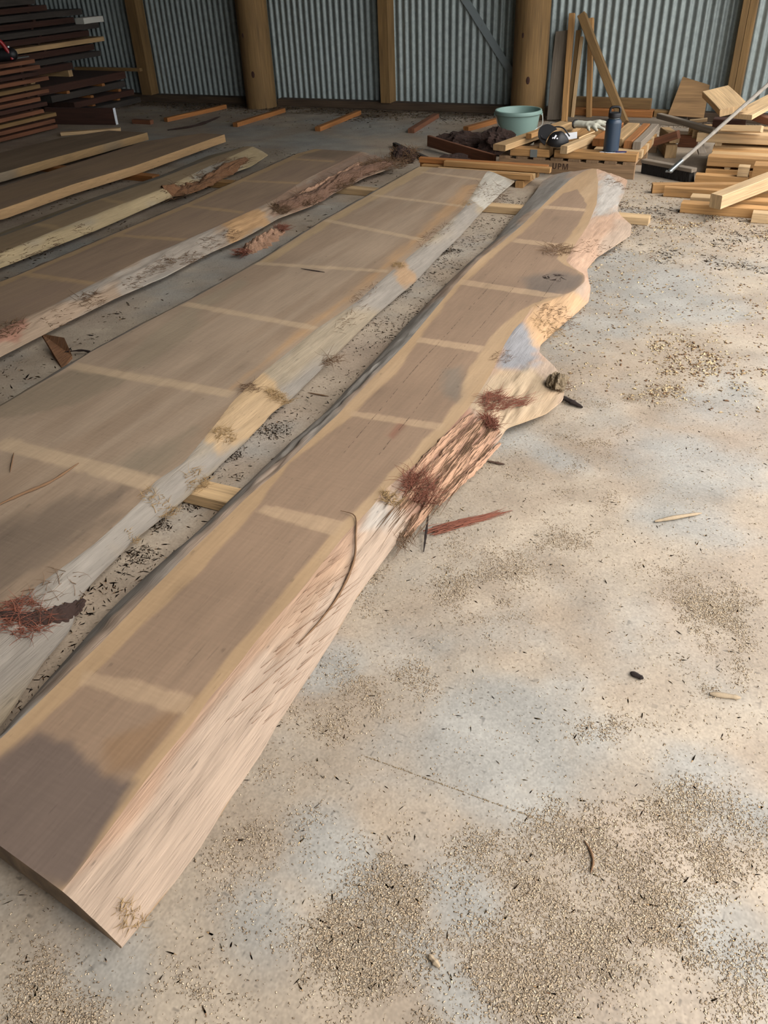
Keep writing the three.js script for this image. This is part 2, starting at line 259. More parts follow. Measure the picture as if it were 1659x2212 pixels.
const slab6 = slab({
  id: 6, label: 'nearest slab on the right, with a knot lobe, root flare and red bark', z0: -0.49, z1: -6.36, dz: 0.008, nt: 54, nl: 12, nr: 26, slant: 0.12, sx: -1.1,
  Lo: [[-1.36, -0.2], ...[[-1.355, -0.654], [-1.381, -0.818], [-1.399, -0.978], [-1.419, -1.14], [-1.422, -1.341], [-1.412, -1.552], [-1.418, -1.744], [-1.422, -1.881], [-1.426, -2.105], [-1.416, -2.351], [-1.448, -2.906], [-1.479, -3.299], [-1.505, -3.829], [-1.516, -4.278], [-1.513, -4.661], [-1.541, -4.955], [-1.604, -5.767], [-1.649, -6.131], [-1.624, -6.458], [-1.526, -6.663], [-1.439, -6.753]]],
  Lt: [[-1.33, -0.3], ...[[-1.298, -0.679], [-1.3, -0.915], [-1.298, -0.985], [-1.31, -1.186], [-1.315, -1.336], [-1.317, -1.6], [-1.32, -1.691], [-1.308, -1.856], [-1.311, -2.18], [-1.308, -2.263], [-1.336, -2.976], [-1.37, -3.364], [-1.403, -3.777], [-1.419, -4.12], [-1.401, -4.466], [-1.396, -4.818], [-1.402, -5.254], [-1.412, -5.621], [-1.412, -5.987], [-1.381, -6.277], [-1.332, -6.383]]],
  Rt: [[-0.922, -0.488], [-0.92, -0.513], [-0.924, -0.585], [-0.933, -0.706], [-0.937, -0.78], [-0.936, -0.91], [-0.944, -0.966], [-0.942, -1.057], [-0.946, -1.196], [-0.94, -1.371], [-0.946, -1.642], [-0.934, -1.806], [-0.942, -1.872], [-0.921, -2.005], [-0.904, -2.101], [-0.894, -2.283], [-0.885, -2.473], [-0.889, -2.614], [-0.903, -2.81], [-0.929, -2.989], [-0.942, -3.095], [-0.954, -3.256], [-0.948, -3.384], [-0.958, -3.549], [-0.885, -3.689], [-0.831, -3.814], [-0.817, -3.958], [-0.847, -4.064], [-0.928, -4.15], [-0.984, -4.242], [-1.003, -4.462], [-1.03, -4.934], [-1.092, -5.419], [-1.208, -5.961], [-1.305, -6.329]],
  Ro: [[-0.788, -0.493], [-0.784, -0.529], [-0.78, -0.584], [-0.776, -0.642], [-0.777, -0.721], [-0.785, -0.834], [-0.787, -0.928], [-0.798, -1.032], [-0.803, -1.185], [-0.812, -1.337], [-0.826, -1.449], [-0.829, -1.572], [-0.83, -1.723], [-0.836, -1.866], [-0.799, -2.044], [-0.765, -2.191], [-0.755, -2.312], [-0.739, -2.429], [-0.742, -2.518], [-0.64, -2.672], [-0.611, -2.804], [-0.643, -2.965], [-0.726, -3.087], [-0.822, -3.196], [-0.838, -3.285], [-0.818, -3.464], [-0.783, -3.711], [-0.766, -3.859], [-0.796, -4.034], [-0.851, -4.206], [-0.887, -4.334], [-0.883, -4.542], [-0.83, -4.799], [-0.791, -5.012], [-0.825, -5.214], [-0.933, -5.408], [-0.972, -5.51], [-1.001, -5.68], [-1.025, -5.978], [-1.076, -6.339], [-1.215, -6.62], [-1.392, -6.766]],
  base: SAP, base2: SAP2, edge: WANE, edge2: WANE2, edgeL: GREYW, end: C('#574636'),
  zones: [
    zone([...s6HeartR, ...s6HeartL], HEART, 0.006, 1, 0.004),
    zone([[-1.261, -0.644], [-1.237, -0.728], [-1.154, -0.733], [-1.077, -0.71], [-1.026, -0.698], [-0.954, -0.708], [-0.947, -0.66], [-0.934, -0.551], [-0.926, -0.489], [-0.956, -0.42], [-1.128, -0.307], [-1.373, -0.398]], DARK, 0.016, 0.85, 0.008),
    zone([[-1.084, -0.769], [-1.019, -0.853], [-0.978, -0.951], [-0.967, -0.741], [-1.022, -0.704]], '#8d6a45', 0.02, 0.5),
    zone([[-1.115, -3.913], [-0.991, -4.067], [-0.836, -4.038], [-0.813, -3.875], [-0.904, -3.709], [-1.035, -3.729]], '#6f655c', 0.05, 0.75, 0.01),
    zone([[-1.085, -2.765], [-1.031, -2.831], [-0.945, -2.601], [-0.942, -2.521], [-1.025, -2.591]], '#83786a', 0.03, 0.7),
    zone([[-1.079, -2.207], [-1.078, -2.334], [-1.049, -2.327], [-1.043, -2.187]], '#8d5a45', 0.012, 0.6),
    zone([[-1.272, -0.913], [-1.129, -0.94], [-0.979, -0.949], [-0.964, -0.899], [-1.097, -0.885], [-1.248, -0.875]], STRIPE, 0.006, 0.6, 0.004), zone([[-1.241, -1.682], [-0.971, -1.692], [-0.972, -1.62], [-1.249, -1.636]], STRIPE, 0.006, 0.7, 0.004), zone([[-1.271, -2.327], [-0.919, -2.355], [-0.915, -2.307], [-1.266, -2.287]], STRIPE, 0.006, 0.7, 0.004), zone([[-1.309, -3.039], [-1.015, -3.042], [-1.015, -2.977], [-1.301, -2.984]], STRIPE, 0.006, 0.75, 0.004), zone([[-1.401, -3.792], [-0.87, -3.747], [-0.924, -3.682], [-1.388, -3.717]], STRIPE, 0.007, 0.7, 0.004), zone([[-1.348, -4.539], [-1.058, -4.515], [-1.058, -4.436], [-1.349, -4.465]], STRIPE, 0.007, 0.7, 0.004), zone([[-1.38, -5.273], [-1.125, -5.27], [-1.109, -5.207], [-1.387, -5.201]], STRIPE, 0.007, 0.8, 0.004),
  ],
  ezones: [
    zone([[-0.967, -3.138], [-0.981, -3.38], [-0.825, -3.243], [-0.787, -3.078], [-0.809, -2.926], [-0.897, -2.87]], '#80858a', 0.03, 0.85, 0.02),
    zone([[-1.049, -5.075], [-1.203, -5.993], [-1.232, -6.346], [-1.044, -6.108], [-0.981, -5.545], [-1.007, -5.195]], '#a09d96', 0.03, 0.8, 0.02),
    zone([[-0.979, -3.624], [-0.827, -3.809], [-0.765, -3.83], [-0.803, -3.388], [-0.836, -3.212], [-0.935, -3.368]], '#b8946a', 0.03, 0.8, 0.02),
    zone([[-0.909, -2.507], [-0.882, -2.853], [-0.775, -2.939], [-0.631, -2.859], [-0.601, -2.645], [-0.729, -2.446]], '#b09a78', 0.03, 0.6, 0.02),
    zone([[-0.923, -1.993], [-0.909, -2.507], [-0.724, -2.43], [-0.727, -2.193], [-0.791, -1.798]], '#a27a64', 0.03, 0.9, 0.02),
    zone([[-0.947, -1.802], [-0.91, -1.858], [-0.858, -1.812], [-0.867, -1.731], [-0.907, -1.69]], '#a7a49c', 0.02, 0.6, 0.02),
    zone([[-0.931, -1.144], [-0.933, -1.327], [-0.93, -1.585], [-0.876, -1.539], [-0.875, -1.275], [-0.881, -1.149]], '#a5866a', 0.03, 0.6, 0.02),
  ],
  rough: (x, z) => 0.5 + 1.6 * step(-1.4, -1.9, z) * step(-3.0, -2.6, z),
});
const slab5 = slab({
  id: 5, label: 'widest slab, weathered grey, second from the right', z0: -0.55, z1: -6.09, dz: 0.014, nt: 56, nl: 6, nr: 20,
  Lo: [[-2.6, -0.5], ...[[-2.644, -1.66], [-2.647, -1.931], [-2.661, -2.29], [-2.677, -2.484], [-2.662, -3.024], [-2.649, -3.17], [-2.644, -3.819], [-2.698, -4.697], [-2.703, -5.427], [-2.71, -6.322]]],
  Lt: [[-2.55, -0.5], ...[[-2.554, -1.61], [-2.552, -1.867], [-2.561, -2.208], [-2.578, -2.396], [-2.561, -2.913], [-2.549, -3.054], [-2.543, -3.675], [-2.597, -4.523], [-2.599, -5.218], [-2.609, -6.115]]],
  Rt: [[-1.72, -0.4], ...[[-1.635, -0.807], [-1.629, -0.993], [-1.618, -1.049], [-1.599, -1.316], [-1.605, -1.408], [-1.617, -1.549], [-1.649, -1.656], [-1.633, -1.792], [-1.685, -2.045], [-1.73, -2.225], [-1.76, -2.496], [-1.776, -2.957], [-1.758, -3.335], [-1.787, -3.788], [-1.808, -4.333], [-1.856, -5.034], [-1.976, -5.657], [-2.048, -6.031]]],
  Ro: [[-1.52, -0.4], ...[[-1.364, -0.636], [-1.388, -0.739], [-1.394, -0.767], [-1.451, -0.947], [-1.465, -1.042], [-1.486, -1.089], [-1.539, -1.163], [-1.553, -1.24], [-1.559, -1.314], [-1.572, -1.453], [-1.565, -1.589], [-1.566, -1.746], [-1.577, -1.873], [-1.585, -2.056], [-1.594, -2.162], [-1.614, -2.319], [-1.604, -2.435], [-1.631, -2.802], [-1.645, -2.986], [-1.671, -3.316], [-1.678, -3.836], [-1.724, -4.339], [-1.741, -4.675], [-1.801, -5.254], [-1.841, -5.875], [-1.844, -6.105], [-1.914, -6.267]]],
  base: C('#ab957d'), base2: C('#a08971'), edge: C('#857d72'), edge2: C('#8f816b'), end: C('#8a6d4d'),
  zones: [
    zone([[-2.469, -1.789], [-2.289, -1.973], [-2.241, -2.174], [-2.259, -2.243], [-2.522, -2.261], [-2.571, -1.885], [-2.554, -1.455]], '#93826b', 0.01, 0.8, 0.012),
    zone([[-2.444, -2.557], [-2.514, -3.007], [-2.492, -3.438], [-2.375, -3.367], [-2.408, -2.918], [-2.297, -2.837], [-2.229, -2.381], [-2.328, -2.296]], '#9c8c74', 0.03, 0.7, 0.02),
    zone([[-1.943, -1.29], [-1.843, -1.479], [-1.722, -1.6], [-1.634, -1.442], [-1.659, -1.19], [-1.673, -1.034], [-1.684, -0.821], [-1.978, -0.991]], '#7d6c5b', 0.05, 0.85, 0.03),
    zone([[-1.845, -1.688], [-1.802, -1.854], [-1.742, -2.001], [-1.669, -1.822], [-1.664, -1.668]], '#8d7f6a', 0.04, 0.7, 0.02),
    zone([[-1.803, -2.494], [-1.792, -3.02], [-1.826, -3.901], [-1.904, -5.161], [-1.985, -5.654], [-2.063, -5.632], [-1.908, -4.405], [-1.844, -3.446], [-1.837, -2.889], [-1.796, -2.317]], '#c39a6c', 0.04, 0.7, 0.015),
    zone([[-2.609, -6.115], [-2.589, -4.526], [-2.539, -3.693], [-2.478, -3.714], [-2.518, -4.516], [-2.492, -6.081]], '#bfa379', 0.01, 0.7, 0.006),
    zone([[-1.698, -2.112], [-1.762, -2.33], [-1.785, -2.501], [-1.708, -2.186], [-1.68, -1.971]], '#8c6f4f', 0.03, 0.5, 0.015),
    ...[[...[[-2.53, -5.928], [-2.009, -5.818]], .045], [...[[-2.575, -5.198], [-1.842, -5.097]], .045], [...[[-2.599, -4.545], [-1.832, -4.344]], .05], [...[[-2.567, -3.667], [-1.804, -3.782]], .045], [...[[-2.541, -3.024], [-1.774, -2.969]], .05], [...[[-2.553, -2.259], [-1.765, -2.278]], .06], [...[[-2.335, -1.661], [-1.647, -1.645]], .075]].map(([a, b, w]) => band(a, b, w, '#c7ad8c', 0.75)),
  ],
  ezones: [
    zone([[-1.468, -1.744], [-1.466, -1.932], [-1.419, -1.918], [-1.461, -1.632], [-1.497, -1.384], [-1.548, -1.363]], '#998870', 0.03, 0.7, 0.02),
    zone([[-1.782, -2.291], [-1.781, -2.489], [-1.563, -2.396], [-1.572, -2.289], [-1.579, -2.17], [-1.606, -1.943], [-1.671, -1.952]], '#a88c66', 0.02, 0.85, 0.02),
    zone([[-2.059, -5.963], [-2.007, -6.177], [-1.796, -5.965], [-1.763, -5.308], [-1.879, -5.272]], '#a9a498', 0.03, 0.8, 0.02),
    zone([[-1.777, -3.762], [-1.811, -3.988], [-1.68, -3.873], [-1.691, -3.717]], '#a07c52', 0.02, 0.7, 0.02),
  ],
});
const slab4 = slab({
  id: 4, label: 'slab with long shaggy red bark along its right edge', z0: -0.6, z1: -6.47, dz: 0.02, nt: 30, nl: 6, nr: 18,
  Lo: [[-3.82, -0.5], [-3.74, -2], ...[[-3.823, -3.045], [-3.812, -3.193], [-3.826, -3.957], [-3.835, -4.741], [-3.874, -5.651], [-3.912, -6.451], [-3.841, -6.788]]],
  Lt: [[-3.78, -0.5], [-3.7, -2], ...[[-3.698, -2.953], [-3.689, -3.097], [-3.709, -3.842], [-3.708, -4.589], [-3.751, -5.477], [-3.793, -6.259], [-3.708, -6.573]]],
  Rt: [[-3.05, -0.5], [-3.1, -1.6], ...[[-3.167, -2.45], [-3.166, -2.849], [-3.188, -3.107], [-3.206, -3.537], [-3.189, -3.94], [-3.176, -4.2], [-3.169, -4.853], [-3.263, -5.476], [-3.292, -6.427]]],
  Ro: [[-2.8, -0.5], [-2.85, -1.6], ...[[-3.054, -2.317], [-3.059, -2.515], [-3.062, -2.782], [-3.058, -3.103], [-3.02, -3.474], [-3.032, -3.904], [-3.006, -4.265], [-3.03, -4.695], [-2.968, -5.044], [-2.988, -5.425], [-2.985, -5.918], [-2.908, -6.285], [-2.942, -6.45]]],
  base: C('#a3896f'), base2: C('#99806a'), edge: C('#9b856e'), edge2: C('#8f867a'), end: C('#6d4a33'),
  zones: [zone([[-3.718, -6.591], [-3.308, -6.46], [-3.332, -6.125], [-3.778, -6.226]], '#7d6a55', 0.04, 0.6), zone([[-3.698, -2.953], [-3.709, -3.842], [-3.708, -4.589], [-3.793, -6.259], [-3.708, -6.573], [-3.637, -6.551], [-3.72, -6.241], [-3.649, -4.582], [-3.656, -3.849], [-3.644, -3.097], [-3.64, -2.897]], '#c3a273', 0.008, 0.7, 0.004), ...[[[-3.689, -3.097], [-3.176, -3.104]], [[-3.689, -3.849], [-3.194, -3.91]], [[-3.713, -4.575], [-3.202, -4.538]], [[-3.747, -5.293], [-3.221, -5.355]], [[-3.729, -6.073], [-3.337, -6.071]]].map(([a, b]) => band(a, b, 0.05, '#c2a176', 0.75))],
  ezones: [zone([[-3.196, -4.288], [-3.176, -4.694], [-3.023, -4.565], [-2.995, -4.094]], '#b08a5e', 0.02, 0.9, 0.02), zone([[-3.192, -3.274], [-3.242, -3.963], [-3.223, -4.226], [-3.049, -4.026], [-2.971, -3.43], [-2.973, -3.052]], '#9f978b', 0.03, 0.7, 0.03), zone([[-3.28, -2.546], [-3.217, -2.632], [-3.104, -2.55], [-3.101, -2.377]], '#8e5b48', 0.02, 0.7, 0.03), zone([[-3.054, -4.672], [-3.249, -5.052], [-3.23, -5.555], [-3.371, -6.443], [-2.991, -6.45], [-2.924, -5.718], [-2.899, -5.091]], '#8c6d57', 0.02, 0.7, 0.03)],
  rough: () => 1,
});
const slab3 = slab({
  id: 3, label: 'narrow pale slab with a torn brown bark strip near its far end', z0: -0.8, z1: -6.42, dz: 0.03, nt: 18, nl: 6, nr: 12,
  Lo: [[-4.95, -0.6], [-4.9, -3], ...[[-4.633, -3.813], [-4.649, -4.189], [-4.667, -4.73], [-4.625, -5.488], [-4.693, -6.246], [-4.58, -6.705]]],
  Lt: [[-4.8, -0.6], [-4.75, -3], ...[[-4.369, -3.588], [-4.372, -3.931], [-4.402, -4.456], [-4.377, -5.191], [-4.418, -5.909], [-4.389, -6.442]]],
  Rt: [[-4.4, -0.6], [-4.4, -3], ...[[-4.103, -3.336], [-4.137, -3.819], [-4.148, -4.405], [-4.151, -4.884], [-4.251, -5.651], [-4.333, -6.415]]],
  Ro: [[-4.2, -0.6], [-4.2, -3], ...[[-4.06, -3.269], [-4.053, -4.121], [-4.103, -4.899], [-4.111, -5.504], [-4.088, -5.997], [-4.209, -6.531], [-4.296, -6.672]]],
  base: C('#a38968'), base2: C('#b09775'), edge: C('#a89470'), edge2: C('#968d7e'),
  zones: [...[[[-4.41, -3.896], [-4.06, -3.844]], [[-4.429, -4.553], [-4.109, -4.48]]].map(([a, b]) => band(a, b, 0.06, '#c2a377', 0.75))],
});
const slab2 = slab({
  id: 2, label: 'plain straight slab, second from the left', z0: -0.9, z1: -6.85, dz: 0.04, nt: 16, nl: 6, nr: 8,
  Lo: [[-5.9, -0.6], [-5.75, -4], ...[[-5.614, -4.742], [-5.638, -5.538], [-5.659, -6.589], [-5.357, -7.108]]],
  Lt: [[-5.85, -0.6], [-5.7, -4], ...[[-5.434, -4.597], [-5.451, -5.36], [-5.478, -6.385], [-5.165, -6.872]]],
  Rt: [[-5.25, -0.6], [-5.2, -3.6], ...[[-4.897, -4.088], [-4.925, -4.819], [-4.876, -5.481], [-4.922, -6.676]]],
  Ro: [[-5.15, -0.6], [-5.1, -3.6], ...[[-4.965, -4.127], [-4.946, -4.818], [-4.975, -5.737], [-5.043, -6.855]]],
  base: C('#a78a6b'), base2: C('#9d8268'), edge: C('#a08058'), zones: [],
});
const slab1 = slab({
  id: 1, label: 'farthest slab at left, lying beside the stacked boards', z0: -1.2, z1: -6.75, dz: 0.04, nt: 16, nl: 6, nr: 10,
  Lo: [[-6.55, -0.9], [-6.5, -4], ...[[-6.692, -5.762], [-6.64, -6.486], [-6.406, -7.036]]],
  Lt: [[-6.5, -0.9], [-6.45, -4], ...[[-6.491, -5.599], [-6.448, -6.307], [-6.198, -6.827]]],
  Rt: [[-6.1, -0.9], [-6.1, -4], ...[[-5.821, -4.963], [-5.819, -5.481], [-5.795, -6.025], [-5.755, -6.709]]],
  Ro: [[-6.0, -0.9], [-6.0, -4], ...[[-5.818, -4.935], [-5.798, -5.681], [-5.776, -6.167], [-5.809, -6.783]]],
  base: C('#8d765d'), base2: C('#9b8368'), edge: C('#957850'), edge2: C('#7d6f5a'), zones: [],
});

// ---------------------------------------------------------------- sawn timber
const V = (p) => new THREE.Vector3(...p);
function timberGeo(len, w, h, s, bow = 0.004) {       // along x, centred; chamfered section, a little out of true, end grain darker
  const c = Math.min(0.004, w * 0.1, h * 0.1), a = w / 2, b = h / 2;
  const sec = [[-a + c, -b], [a - c, -b], [a, -b + c], [a, b - c], [a - c, b], [-a + c, b], [-a, b - c], [-a, -b + c]];
  const n = 5, pos = [], uv = [], col = [], idx = [], per = []; let q = 0;
  for (let i = 0; i < 8; i++) { per.push(q); const [x0, y0] = sec[i], [x1, y1] = sec[(i + 1) % 8]; q += Math.hypot(x1 - x0, y1 - y0); }
  const ou = hash(s, 3) * 5, ov = hash(s, 9) * 5, tone = 0.86 + 0.22 * hash(s, 5);
  const put = (x, y, z, u, v, t) => { pos.push(x, y, z); uv.push(u, v); col.push(t, t, t); return pos.length / 3 - 1; };
  const jx = (i, e) => 0.004 * (hash(i + s, e) - 0.5);
  const P = (k, i) => { const t = k / (n - 1), x = (t - 0.5) * len, by = bow * (hash(s, 1) - 0.5) * Math.sin(Math.PI * t), bz = bow * 2 * (hash(s, 2) - 0.5) * Math.sin(Math.PI * t); return [x + (k === 0 || k === n - 1 ? jx(i, k) : 0), sec[i][1] + by, sec[i][0] + bz]; };
  for (let i = 0; i < 8; i++) {
    const j = (i + 1) % 8, b0 = pos.length / 3, p1 = i === 7 ? q : per[j];
    for (let k = 0; k < n; k++) { const A = P(k, i), B = P(k, j), v = A[0] + ov; put(...A, per[i] + ou, v, tone); put(...B, p1 + ou, v, tone); }
    for (let k = 0; k < n - 1; k++) { const e = b0 + k * 2; idx.push(e, e + 2, e + 1, e + 1, e + 2, e + 3); }
  }
  for (const k of [0, n - 1]) { const b0 = pos.length / 3; for (let i = 0; i < 8; i++) { const A = P(k, i); put(...A, A[2] + ou, A[1] * 3 + ov, tone * 0.86); } for (let i = 1; i < 7; i++) k ? idx.push(b0, b0 + i + 1, b0 + i) : idx.push(b0, b0 + i, b0 + i + 1); }
  const g = new THREE.BufferGeometry(); g.setAttribute('position', new THREE.Float32BufferAttribute(pos, 3)); g.setAttribute('uv', new THREE.Float32BufferAttribute(uv, 2)); g.setAttribute('color', new THREE.Float32BufferAttribute(col, 3)); g.setIndex(idx); g.computeVertexNormals();
  return g;
}
let tcount = 0;
function timber(name, label, group, a, b, w, h, mat, side, parent) {   // axis from a to b, width w along «side», height h
  a = V(a); b = V(b); const d = b.clone().sub(a), len = d.length(), X = d.normalize(), S = V(side || [-X.z, 0, X.x]), Y = new THREE.Vector3().crossVectors(S, X).normalize(), Z = new THREE.Vector3().crossVectors(X, Y).normalize();
  const m = mesh(name, timberGeo(len, w, h, ++tcount), mat, parent);
  m.quaternion.setFromRotationMatrix(new THREE.Matrix4().makeBasis(X, Y, Z)); m.position.copy(a).add(b).multiplyScalar(0.5);
  if (!parent) tag(m, label, 'timber', group); return m;
}
function tb(name, label, group, [x0, x1, y0, y1, z0, z1], mat, parent) {     // axis-aligned timber
  const cx = (x0 + x1) / 2, cy = (y0 + y1) / 2, cz = (z0 + z1) / 2, dx = x1 - x0, dy = y1 - y0, dz = z1 - z0;
  if (dx >= dz && dx >= dy) return timber(name, label, group, [x0, cy, cz], [x1, cy, cz], dz, dy, mat, [0, 0, 1], parent);
  if (dz >= dy) return timber(name, label, group, [cx, cy, z1], [cx, cy, z0], dx, dy, mat, [1, 0, 0], parent);
  return timber(name, label, group, [cx, y0, cz], [cx, y1, cz], dx, dz, mat, [1, 0, 0], parent);
}
// wall frame
for (const [a, b, l] of [[LEFTX, -6.06, 'left of the left round pole'], [-5.74, -2.79, 'between the two round poles'], [-2.49, OPEN.x, 'right of the knotted pole']]) tb('bottom_plate', 'dirty timber plate along the wall foot, ' + l, 'wall foot plates', [a, b, 0, 0.075, -9.26, -9.14], M.plate);
tb('wall_stud', 'timber wall stud left of the round pole, beside the stacked planks', null, [-7.74, -7.58, 0.075, ROOF, -9.26, -9.11], M.treated);
tb('wall_stud', 'square timber wall stud between the two round poles', null, [-4.36, -4.24, 0.076, ROOF, -9.26, -9.1], M.treated);
tb('wall_stud', 'doubled timber wall stud at right, its left half, behind the offcut pile', null, [-0.735, -0.677, 0.075, ROOF, -9.26, -9.1], M.treated);
tb('wall_stud', 'doubled timber wall stud at right, its right half, behind the offcut pile', null, [-0.675, -0.61, 0.075, ROOF, -9.26, -9.1], M.treated);
function pole(label, x, z, r) {
  const t = thing('support_pole', label, 'pole', [x, 0, z]);
  const n = 28, ys = []; for (let y = 0; y < ROOF; y += 0.12) ys.push(y); ys.push(ROOF);
  const pos = [], uv = [], col = [], idx = [];
  for (const y of ys) for (let i = 0; i <= n; i++) { const a = i / n * Math.PI * 2, k = i % n, R = r * (1 + 0.02 * (vn(k * 0.5 + x * 7, y * 1.5) - 0.5)) * (1 - 0.012 * y); pos.push(Math.cos(a) * R, y, Math.sin(a) * R); uv.push(a * r, y); const q = 0.8 + 0.35 * fbm(k * 0.8 + x * 9, y * 1.1, 3); col.push(q, q, q); }
  for (let j = 0; j < ys.length - 1; j++) for (let i = 0; i < n; i++) { const a = j * (n + 1) + i, b = a + n + 1; idx.push(a, b, a + 1, a + 1, b, b + 1); }
  const g = new THREE.BufferGeometry(); g.setAttribute('position', new THREE.Float32BufferAttribute(pos, 3)); g.setAttribute('uv', new THREE.Float32BufferAttribute(uv, 2)); g.setAttribute('color', new THREE.Float32BufferAttribute(col, 3)); g.setIndex(idx); g.computeVertexNormals();
  mesh('shaft', g, M.treated, t);
  for (const [a, y, s] of [[1.35, 0.36, 0.03], [1.8, 0.75, 0.02], [1.1, 1.4, 0.025]]) { const k = mesh('knot', new THREE.SphereGeometry(s, 10, 8), M.darkred, t); k.scale.set(0.7, 1.3, 0.35); k.position.set(Math.cos(a) * r * 0.97, y, Math.sin(a) * r * 0.97); k.rotation.y = Math.PI / 2 - a; }
  return t;
}
pole('round timber pole left of the square wall stud', -5.9, -9.04, 0.18);
pole('round timber pole with dark knots right behind the bucket', -2.64, -9.03, 0.175);
{ const t = thing('steel_brace', 'flat diagonal steel brace strap against the corrugated wall', 'brace', [-2.86, 0.34, -9.235]);
  const d = V([-1.7, 2.1, 0]), g = new THREE.BoxGeometry(0.075, d.length(), 0.003); g.translate(0, d.length() / 2, 0);
  const m = mesh('strap', g, new THREE.MeshStandardMaterial({ color: '#8b9698', roughness: 0.6, metalness: 0.3, name: 'painted_steel' }), t); m.rotation.z = Math.atan2(1.7, 2.1);
  for (const q of [0.12, 0.6, 1.1]) { const s = mesh('screw', new THREE.CylinderGeometry(0.007, 0.007, 0.004, 8), M.steel, t); s.rotation.x = Math.PI / 2; s.position.set(-1.7 / 2.7 * q, 2.1 / 2.7 * q, 0.003); } }

// bearers under the slabs
const bearG = 'bearers under the slabs';
timber('bearer', 'pale bearer sticking out right of the knot slab tip', bearG, [-1.95, 0.0235, -5.46], [-0.76, 0.0235, -5.47], 0.09, 0.047, M.pale);
timber('bearer', 'bearer bridging the gap between the widest slab and the red-bark slab', bearG, [-3.35, 0.0235, -5.64], [-2.0, 0.0235, -5.6], 0.09, 0.047, M.pale);
timber('bearer', 'bearer showing between the bark-strip slab and the red-bark slab', bearG, [-4.65, 0.0235, -5.5], [-3.42, 0.0235, -5.53], 0.09, 0.047, M.pine);
timber('bearer', 'orange bearer showing between the two far left slabs and the bark-strip slab', bearG, [-6.6, 0.0235, -5.6], [-4.7, 0.0235, -5.52], 0.09, 0.047, M.orange);
timber('bearer', 'near pale bearer in the gap left of the knot slab', bearG, [-2.7, 0.0235, -1.75], [-0.98, 0.0235, -1.78], 0.09, 0.047, M.pale);

// battens scattered on the floor by the wall
const batG = 'battens on the floor by the wall';
timber('floor_batten', 'shortest reddish block on the floor beside the stacked boards', batG, [-6.76, 0.02, -7.743], [-6.507, 0.02, -7.74], 0.06, 0.045, M.red);
timber('floor_batten', 'longest orange batten lying on the floor near the leftmost stud', batG, [-6.441, 0.02, -7.901], [-6.297, 0.02, -8.85], 0.055, 0.045, M.orange);
timber('floor_batten', 'orange batten on the floor in front of the left round pole', batG, [-5.456, 0.02, -7.806], [-5.433, 0.02, -8.758], 0.06, 0.045, M.orange);
timber('floor_batten', 'orange batten between the left pole and the square stud, beside a litter heap', batG, [-4.453, 0.02, -7.796], [-4.486, 0.02, -8.796], 0.06, 0.045, M.orange);
timber('floor_batten', 'worn pinkish batten on the floor right of the square stud', batG, [-3.476, 0.02, -7.923], [-3.56, 0.02, -8.782], 0.065, 0.045, M.red);
timber('floor_batten', 'orange batten running in behind the bucket', batG, [-2.986, 0.02, -8.135], [-2.815, 0.02, -8.745], 0.06, 0.045, M.orange);

// ---------------------------------------------------------------- stack of boards at the left, and the darker slab stacks behind it
const ORD = ['top', 'second', 'third', 'fourth', 'fifth', 'sixth', 'seventh', 'eighth', 'ninth', 'tenth', 'eleventh', 'bottom'];
{
  const n = 12, mats = [M.red, M.red, M.darkred, M.red, M.treated, M.red, M.red, M.darkred, M.red, M.treated, M.red, M.red], far = [0, 0.05, 0.02, 0.14, -0.02, 0.1, -0.06, 0.03, -0.05, 0.12, 0.08, 0.1];
  for (let i = 0; i < n; i++) {
    const y = 0.69 - i * 0.0575, j = 0.02 * (hash(i, 77) - 0.5);
    tb('stacked_board', `${ORD[i]} board of the filleted stack at the left edge`, 'boards of the left stack', [-7.62 + j, -7.35 + j, y - 0.037, y, -7.1 - far[i], -5.7], mats[i]);
    if (i === 0) for (const k of [1, 2]) tb('stacked_board', k === 1 ? 'second board in from the edge on top of the left stack' : 'board farthest in on top of the left stack', 'boards of the left stack', [-7.62 - 0.28 * k, -7.35 - 0.28 * k - 0.01, y - 0.037, y, -7.1, -5.7], mats[k]);
    for (const [z, e] of [[-6.95, 'far'], [-6.15, 'near']]) if (i < n - 1) tb('stack_sticker', `${e} spacer stick under the ${ORD[i]} board of the left stack`, 'spacer sticks of the left stack', [-7.95, -7.41, y - 0.0565, y - 0.038, z - 0.02, z + 0.02], M.darkred);
  }
}
